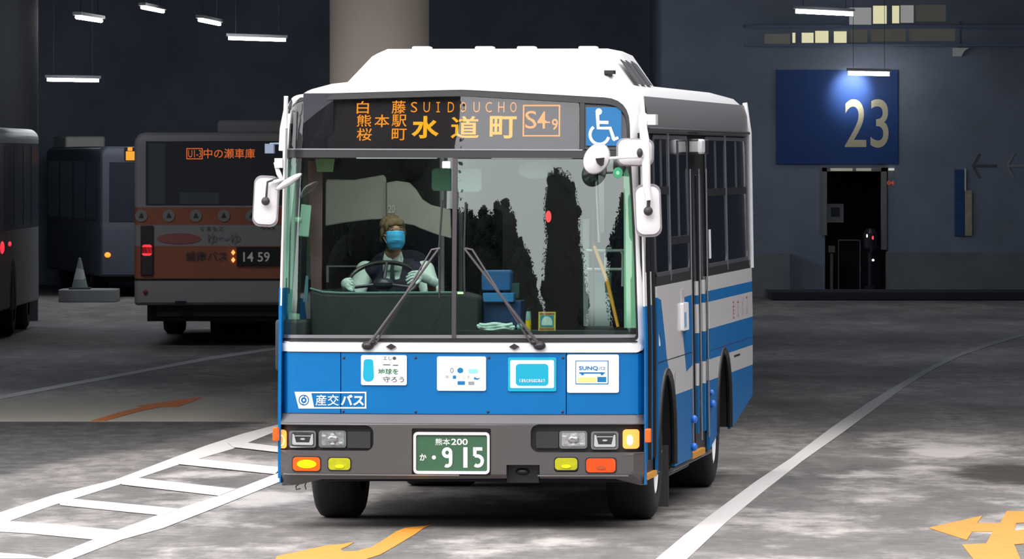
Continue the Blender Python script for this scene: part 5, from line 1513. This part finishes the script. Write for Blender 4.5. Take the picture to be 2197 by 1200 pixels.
# gloved hands closed on the rim
def hand(wr, centre, ang0, s, name='glove', open_=1.0):
    """wr wrist, centre grip point on the rim; fingers wrap over the rim, thumb along it"""
    bm = BM()
    rad = (centre - WC); rad.normalize()                    # outwards from the wheel's centre
    tang = (MW.to_3x3() @ Vector((0, 0, 1))).cross(rad).normalized()
    up = MW.to_3x3() @ Vector((0, 0, 1))
    back = centre + rad * .014 + up * .022
    tube(bm, [wr, wr * .5 + back * .5, back], [.027, .031, .034], 12)
    ell(bm, back, .034, 12)
    for k, (ln, rr) in enumerate(((.9, .0085), (1.0, .009), (.95, .009), (.78, .008))):
        t_ = tang * ((k - 1.5) * .0215)
        b0 = back + t_ + up * .008; sp_ = tang * ((k - 1.5) * .006)
        p1 = centre + t_ + sp_ + up * .028 + rad * .004
        p2 = centre + t_ + sp_ * 2 + up * .022 - rad * .024 * ln * open_
        p3 = centre + t_ + sp_ * 2.6 + up * (.012 * (open_ - 1) - .004) - rad * .038 * ln * open_
        tube(bm, [b0, p1, p2, p3], [rr + .003, rr + .001, rr, rr - .001], 10); ell(bm, p3, rr, 8)
    th = -s
    p0 = back + tang * (th * .03); p1 = centre + tang * (th * .055) + up * .014 + rad * .004; p2 = centre + tang * (th * .078) + up * .016 - rad * .012
    tube(bm, [p0, p1, p2], [.014, .011, .010], 10); ell(bm, p2, .010, 8)
    tube(bm, [wr + (wr - back).normalized() * .045, wr], [.031, .030], 14)
    return dpart(name, bm, m_glove, remesh=.0035, label='white gloved hand')
hand(wrL, hL, 195, -1); hand(wrR, hR, -10, 1, open_=1.9)
# ---------------------------------------------------------------- other buses in the dark terminal
def hull(bm, w, L, z0, z1, r=.1, rt=.14, bands=((99, 0),)):
    """bus body: rounded box from y=0 (near end) to L; bands = (upper z, material index)"""
    S = []
    for (cx, cz, a0, rr) in ((w / 2, z1, 0, rt), (-w / 2, z1, pi / 2, rt), (-w / 2, z0, pi, .04), (w / 2, z0, 1.5 * pi, .04)):
        sx = 1 if cx > 0 else -1; sz = 1 if cz == z1 else -1
        for k in range(6):
            a = a0 + pi / 2 * k / 5
            S.append((cx - sx * rr + rr * cos(a), cz - sz * rr + rr * sin(a)))
    rows = []
    for y, k in ((0, .965), (.02, .985), (.07, 1.0), (L - .07, 1.0), (L - .02, .985), (L, .965)):
        rows.append([bm.verts.new((x * k, y, (z0 + z1) / 2 + (z - (z0 + z1) / 2) * k)) for x, z in S])
    n = len(S)
    for A, B in zip(rows, rows[1:]):
        for k in range(n): bm.faces.new((A[k], A[(k + 1) % n], B[(k + 1) % n], B[k]))
    bm.faces.new(rows[0]); bm.faces.new(rows[-1])
    for zz, _ in bands[:-1]:
        bmesh.ops.bisect_plane(bm, geom=bm.verts[:] + bm.edges[:] + bm.faces[:], plane_co=(0, 0, zz), plane_no=(0, 0, 1))
    for f in bm.faces:
        c = f.calc_center_median().z
        for zz, mi in bands:
            if c < zz: f.material_index = mi; break
    return bm
def wheels(par, spots, w, r=.46, wd=.28):
    for x, y, ww in spots:
        s = 1 if x > 0 else -1
        M = Matrix.Translation((x, y, r)) @ Matrix.Rotation(s * pi / 2, 4, 'Y')
        bm = BM(); lathe(bm, [(.28, 0), (r - .05, 0), (r, -.04), (r, -ww + .04), (r - .05, -ww), (.28, -ww)], M, 36); t = obj('tyre', bm, m_tyre, par)
        bm = BM(); lathe(bm, [(0, -.03), (.1, -.02), (.14, -.07), (.285, -.02)], M, 24); obj('wheel_hub', bm, mat('hub_dull', (110, 110, 112), .5), t)
# orange bus, rear towards us
YO = 90.0
SO = F / YO
ob_x = (498 - CX) / SO
def ox(px): return (px - CX) / SO - ob_x
def oz(py): return CH - (py - HY) / SO
orb = thing('orange_bus', 'orange and cream bus seen from behind with a lit red tail lamp', 'bus', (ob_x, YO, 0))
m_ow = mat('cream_body', (160, 154, 154), .5, noise=.06, nscale=3); m_oo = mat('orange_body', (172, 100, 70), .5, noise=.08, nscale=3); m_dk = mat('skirt_dark', (30, 32, 36), .7)
Wo = ox(708) - ox(288)
bm = BM(); hull(bm, Wo, 9.0, .50, oz(284), bands=((oz(603), 0), (oz(598), 2), (oz(528), 1), (oz(483), 0), (oz(445), 1), (99, 0)))
obj('body_shell', bm, [m_ow, m_oo, m_dk], orb)
def obx(nm, a, b, c, d, m, par=orb, t=.012, y=-.0, bevel=0, sxz=ox, szz=oz, **k):
    bm = BM(); box(bm, sxz(a), y - t, szz(d), sxz(c), y, szz(b)); return obj(nm, bm, m, par, bevel=bevel, **k)
m_rw2 = mat('rear_glass', (44, 50, 60), .2)
rwn = obx('rear_window', 313, 303, 690, 440, m_rw2, bevel=.004)
obx('pale_blind', 318, 308, 355, 438, mat('blind_grey', (84, 92, 94), .7), par=rwn, t=.014)
obx('inner_ledge', 385, 413, 470, 438, mat('ledge_grey', (90, 92, 94), .7), par=rwn, t=.014)
def otx(s, a, b, c, d, m, par, y=-.016, bold=.01, nm='lettering'):
    bm = BM(); text(bm, s, ox(a), oz(d), ox(c), oz(b), lambda u, v, w: (u, y, v), bold=bold); return obj(nm, bm, m, par, smooth=0)
m_ol = mat('dim_orange_led', (40, 16, 6), .6, emit=(235, 110, 50), estr=.75)
otx('中の瀬車庫', 437, 319, 547, 340, m_ol, rwn, bold=.005); otx('U1-3', 404, 322, 432, 338, m_ol, rwn, bold=0)
bm = BM(); plate(bm, [[(ox(400), oz(342)), (ox(435), oz(342)), (ox(435), oz(318)), (ox(400), oz(318))], [(ox(402), oz(340)), (ox(402), oz(320)), (ox(433), oz(320)), (ox(433), oz(340))]], 0, mp=lambda u, v, w: (u, -.016, v)); obj('lettering', bm, m_ol, rwn, smooth=0)
m_ic = mat('round_icon', (150, 145, 142), .6); m_ici = mat('icon_mark', (70, 60, 58), .7)
for px in (303, 362, 420, 480, 540):
    bm = BM(); plate(bm, [circ(ox(px), oz(463), .075)], .004, mp=lambda u, v, w: (u, -.012 - w, v)); i_ = obj('round_icon', bm, m_ic, orb)
    bm = BM(); plate(bm, [[(ox(px) - .03, oz(463) - .03), (ox(px) + .035, oz(463) - .03), (ox(px) + .02, oz(463) + .01), (ox(px), oz(463) + .04), (ox(px) - .015, oz(463) + .005)]], 0, mp=lambda u, v, w: (u, -.0135, v)); obj('icon_mark', bm, m_ici, i_, smooth=0)
tl_ = obx('tail_lamp_cluster', 302, 484, 329, 592, mat('cluster_dark', (64, 52, 52), .4), bevel=.01, t=.03)
bm = BM(); plate(bm, [rrect(ox(305), oz(549), ox(326), oz(525), .03)], .02, mp=lambda u, v, w: (u, -.03 - w, v)); obj('tail_lamp', bm, mat('tail_red', (230, 40, 50), .4, emit=(255, 60, 72), estr=1.6), tl_, label='lit red tail lamp')
bm = BM(); ell(bm, (ox(312), -.012, oz(627)), (.03, .015, .03), 10); obj('reflector', bm, mat('reflector_red', (150, 50, 44), .4), orb)
bm = BM(); plate(bm, [circ(ox(384), oz(512), .27, .065)], .003, mp=lambda u, v, w: (u, -.01 - w, v)); obj('oval_print', bm, mat('oval_red', (170, 100, 92), .6), orb)
otx('城南バス', 398, 540, 488, 561, mat('bus_name_grey', (70, 66, 78), .6), orb, bold=.006)
otx('くまもと', 430, 486, 480, 496, m_ici, orb, bold=.0); otx('〜〜〜', 560, 486, 590, 492, m_ici, orb)
otx('ゆ～ゆ', 445, 500, 515, 524, mat('faint_print', (140, 134, 136), .6), orb)
pn = obx('number_plate', 508, 530, 600, 571, mat('plate_dark', (30, 32, 36), .5), t=.03, bevel=.005)
otx('14 59', 522, 541, 579, 562, mat('plate_digit', (190, 186, 180), .5, emit=(200, 190, 170), estr=.12), pn, y=-.034, bold=.015)
for y_ in (542, 558):
    bm = BM(); plate(bm, [[(ox(496), oz(y_)), (ox(500.5), oz(y_ + 6)), (ox(505), oz(y_)), (ox(500.5), oz(y_ - 6))]], .01, mp=lambda u, v, w: (u, -.02 - w, v)); obj('plate_lamp', bm, mat('plate_lamp', (255, 190, 110), .5, emit=(255, 185, 100), estr=1.2), orb)
obx('exhaust_notch', 376, 646, 400, 656, m_dk, t=.02)
bm = BM(); box(bm, ox(462), .6, oz(285) - .03, ox(640), 2.6, oz(257)); obj('roof_unit', bm, mat('roof_unit_grey', (150, 148, 146), .6), orb, bevel=.05)
bm = BM(); box(bm, -Wo / 2 + .15, .2, .3, Wo / 2 - .15, 8.6, .52); box(bm, ox(335), .1, .36, ox(640), .6, .52); obj('chassis', bm, mat('chassis_black', (24, 25, 28), .8), orb)
wheels(orb, [(ox(440), 1.9, .62), (ox(650), 1.9, .62), (-Wo / 2 + .06, 6.5, .28), (Wo / 2 - .06, 6.5, .28)], Wo)
# cream bus at the left edge, its side along our view
lb = thing('cream_bus', 'pale bus at the left edge, cut off by the photo, side turned to us', 'bus', (-6.47 - 1.2, 91.2, 0))
bm = BM(); hull(bm, 2.4, 9.2, .36, 2.70, bands=((1.37, 0), (2.50, 1), (99, 2)))
obj('body_shell', bm, [mat('grey_white_body', (170, 168, 168), .5, noise=.06, nscale=3), mat('bus_window_black', (60, 66, 78), .25), mat('pale_roof', (205, 205, 200), .4)], lb)
A = arc_hole(4.0, .58, 1.0, .34)
bm = BM(); plate(bm, [A], .02, mp=lambda u, v, w: (1.2 + .004 + w, u, v)); obj('wheel_arch', bm, m_dk, lb)
wheels(lb, [(1.21, 4.0, .28), (-1.15, 4.0, .28), (1.15, 7.8, .28), (-1.15, 7.8, .28)], 2.4)
bm = BM(); ell(bm, (1.205, 1.9, 1.17), (.02, .32, .08), 12); ell(bm, (1.205, 3.3, 1.2), (.015, .25, .03), 10); obj('tail_lamp', bm, mat('side_red_glow', (220, 40, 50), .4, emit=(255, 50, 70), estr=1.2), lb, label='red lamp glowing on the flank')
bm = BM()
for y in (2.4, 4.2, 6.0, 7.6): box(bm, 1.19, y, 1.42, 1.205, y + .06, 2.46)
objs('window_pillar', bm, mat('pillar_dim', (70, 74, 82), .5), lb)
# dark bus, front towards us
YD = 121.5
SD = F / YD
db_x = (370 - CX) / SD
dbt = thing('dark_bus', 'dark unlit bus with reflections in its windows, left of the orange bus', 'bus', (db_x, YD, 0), R(9))
def dxx(px): return (px - CX) / SD - db_x
def dzz(py): return CH - (py - HY) / SD
m_db = mat('dark_bus_paint', (74, 80, 94), .45, noise=.1, nscale=2); m_dbg = mat('dark_bus_glass', (40, 46, 58), .15)
bm = BM(); hull(bm, 2.4, 9.5, .34, dzz(314), bands=((dzz(492), 0), (dzz(478), 1), (99, 0)))
obj('body_shell', bm, [m_db, mat('dark_bus_stripe', (84, 88, 96), .5)], dbt)
def dbx(nm, x0, z0, x1, z1, m, t=.012, par=dbt, bevel=0, **k):
    bm = BM(); box(bm, x0, -t, z0, x1, .0, z1); return obj(nm, bm, m, par, bevel=bevel, **k)
dbx('windscreen', -1.05, dzz(476), 1.05, dzz(348), m_dbg, bevel=.004)
dp = dbx('display_panel', -.8, dzz(345), .8, dzz(317), mat('panel_black', (20, 20, 24), .3))
bm = BM()
for a_, b_, c_, d_ in ((270, 325, 299, 344), (274, 316, 284, 324), (296, 315, 300, 326)):
    box(bm, (a_ - 215) / SD - 1.2, -.018, dzz(d_), (c_ - 215) / SD - 1.2, -.012, dzz(b_))
objs('lit_sign_block', bm, mat('bright_orange_led', (60, 26, 6), .6, emit=(255, 150, 40), estr=1.3), dp, smooth=0)
bm = BM(); ell(bm, (-1.08, -.02, dzz(547)), (.055, .03, .045), 10); obj('turn_signal', bm, mat('dim_signal', (240, 150, 50), .4, emit=(255, 150, 50), estr=1.4), dbt)
for y0, y1 in ((.5, 2.2), (2.4, 4.4), (4.6, 6.8), (7.0, 9.0)):
    bm = BM(); box(bm, -1.212, y0, 1.28, -1.2, y1, 2.25); obj('side_window', bm, m_dbg, dbt)
bm = BM(); box(bm, -1.1, 7.0, dzz(316) - .04, -.4, 9.2, dzz(316) + .2); obj('roof_unit', bm, mat('pale_unit', (225, 225, 215), .5), dbt, bevel=.04)
bm = BM(); tube(bm, [(-1.14, .5, dzz(316) - .03), (-1.14, 9.2, dzz(316) - .03)], .02, 6); obj('roof_highlight', bm, mat('pale_unit', (225, 225, 215), .5), dbt)  # pale tube painting in the highlight along the roof edge
wheels(dbt, [(-1.15, 2.2, .28), (1.15, 2.2, .28), (-1.15, 7.2, .28), (1.15, 7.2, .28)], 2.4)
bm = BM(); box(bm, -1.0, .3, .25, 1.0, 9, .4); obj('chassis', bm, mat('chassis_black', (24, 25, 28), .8), dbt)
# traffic island with a cone
bm = BM(); X_, Y_ = wx(190, 117.6), 117.6
L = rrect(wx(128, 117.6), 117.0, wx(252, 117.6), 118.6, .3); plate(bm, [L], .2, mp=lambda u, v, w: (u, v, .2 + w)); tag(obj('traffic_island', bm, mat('island_grey', (130, 132, 134), .8), bevel=.03), 'low pale kerb island under the cone in the dark', 'kerb')
t = thing('traffic_cone', 'dim pale striped cone standing on the low island', 'cone', (wx(172, 117.6), 117.5, .2))
bm = BM(); box(bm, -.17, -.17, 0, .17, .17, .03); obj('cone_base', bm, mat('cone_base', (70, 72, 72), .8), t)
bm = BM(); lathe(bm, [(.13, .03), (.10, .16), (0.075, .26), (.05, .37), (.02, .5), (0, .51)], n=24); bmesh.ops.bisect_plane(bm, geom=bm.verts[:] + bm.edges[:] + bm.faces[:], plane_co=(0, 0, .2), plane_no=(.3, 0, 1)); bmesh.ops.bisect_plane(bm, geom=bm.verts[:] + bm.edges[:] + bm.faces[:], plane_co=(0, 0, .33), plane_no=(.3, 0, 1))
for f in bm.faces: f.material_index = 1 if .17 < f.calc_center_median().z < .34 else 0
obj('cone_body', bm, [mat('cone_grey_green', (110, 122, 118), .7), mat('cone_pale', (160, 165, 162), .7)], t)

# ---------------------------------------------------------------- trees across the road, seen mirrored in the windscreen
import numpy as np
def tree(label, x, y, crown, trunk_h, n, leaf=.32, seed=1, group='trees across the road', inner=.88):
    """crown: list of (dx, dy, z, rx, ry, rz)"""
    rng = np.random.default_rng(seed)
    t = thing('tree', label, 'tree', (x, y, 0), 0, group)
    extra = []
    for c in crown:
        for _ in range(16):
            d = rng.normal(size=3); d[2] = abs(d[2]) if rng.random() < .6 else d[2]; d /= np.linalg.norm(d)
            q = rng.uniform(.14, .30) * min(c[3], c[5])
            extra.append((c[0] + d[0] * c[3] * .88, c[1] + d[1] * c[4] * .88, c[2] + d[2] * c[5] * .9, q, q, q * rng.uniform(1.0, 1.7)))
    crown = list(crown) + extra
    vol = np.array([c[3] * c[4] * c[5] for c in crown]); vol = vol ** .67; vol = vol / vol.sum()
    V, Fc = [], []
    for c, p in zip(crown, vol):
        k = int(n * p) + 20
        d = rng.normal(size=(k, 3)); d /= np.linalg.norm(d, axis=1)[:, None]
        rad = rng.uniform(inner - .06, 1.02, size=(k, 1))
        P = d * rad * np.array([c[3], c[4], c[5]]) + np.array([c[0], c[1], c[2]])
        A = rng.normal(size=(k, 3)); A /= np.linalg.norm(A, axis=1)[:, None]
        B = np.cross(A, rng.normal(size=(k, 3))); B /= np.linalg.norm(B, axis=1)[:, None]
        s = rng.uniform(.5, 1.2, size=(k, 1)) * leaf
        Q = np.stack([P - A * s - B * s * .3, P + A * s * .2 - B * s * .7, P + A * s * 1.1, P - A * s * .1 + B * s * .6], 1).reshape(-1, 3)
        i0 = len(V); V += Q.tolist(); Fc += [(i0 + 4 * j, i0 + 4 * j + 1, i0 + 4 * j + 2, i0 + 4 * j + 3) for j in range(k)]
    me = bpy.data.meshes.new('foliage'); me.from_pydata([tuple(v) for v in V], [], Fc); me.materials.append(mat('leaf_dark_green', (38, 50, 36), .8))
    o = bpy.data.objects.new('foliage', me); COL.objects.link(o); o.parent = t
    bm = BM()
    for c in crown: ell(bm, (c[0], c[1], c[2]), (c[3] * inner, c[4] * inner, c[5] * inner), 14)
    obj('inner_branches', bm, mat('branch_dark', (28, 34, 26), .9), t)
    bm = BM(); tube(bm, [(0, 0, 0), (.05, 0, trunk_h * .5), (0, 0, trunk_h)], [.3, .24, .16], 10); obj('trunk', bm, mat('bark', (70, 60, 50), .9), t)

YT = -12
tree('huge dense dark tree filling the left windscreen reflection, nearer its middle', -28.4, YT - 9, [(0, 0, 22, 12.5, 4.6, 15), (3.4, 0, 10, 9.2, 4, 9), (1, 0, 34, 11, 4.6, 10), (5.9, 0, 30, 6.4, 4.4, 12), (6.8, 0, 18, 5.9, 4.2, 11)], 20, 9000, .26, 1, inner=.93)
tree('huge dense dark tree filling the left windscreen reflection, at its outer edge', -55, YT - 21, [(2, 0, 25, 15.5, 5.2, 19), (4, 0, 11, 14, 5, 10), (4, 0, 39, 13, 5, 10)], 20, 6500, .26, 2, inner=.93)
tree('broad bushy tree mirrored right of the windscreen centre bar', -11.0, YT, [(0, 0, 9.0, 4.4, 3, 5.6), (-2.4, 0, 12.2, 2.6, 2, 4.2), (0.4, 0, 13.2, 1.8, 2, 3.0), (2.5, 0, 13.2, 1.9, 2, 3.8), (4.6, 0, 10.0, 1.9, 2, 3.4), (5.6, 0, 6.5, 2.1, 2, 3.4), (-1, 0, 5, 6, 3, 4)], 10, 26000, .12, 3)
tree('tall slim columnar tree mirrored in the right half of the windscreen', -1.4, YT - 5.5, [(0, 0, 10, 2.7, 2, 9.2), (-.6, 0, 17.2, 1.85, 1.6, 4.2), (.5, 0, 16.2, 1.9, 1.6, 4.8), (.9, 0, 9, 2.4, 1.6, 7.6)], 12, 20000, .11, 4)
tree('tree mirrored at the right edge of the windscreen', 6.6, YT, [(0, 0, 9.5, 2.8, 2, 6.8), (.6, 0, 14.0, 2.1, 2, 4.0)], 10, 12000, .13, 5)
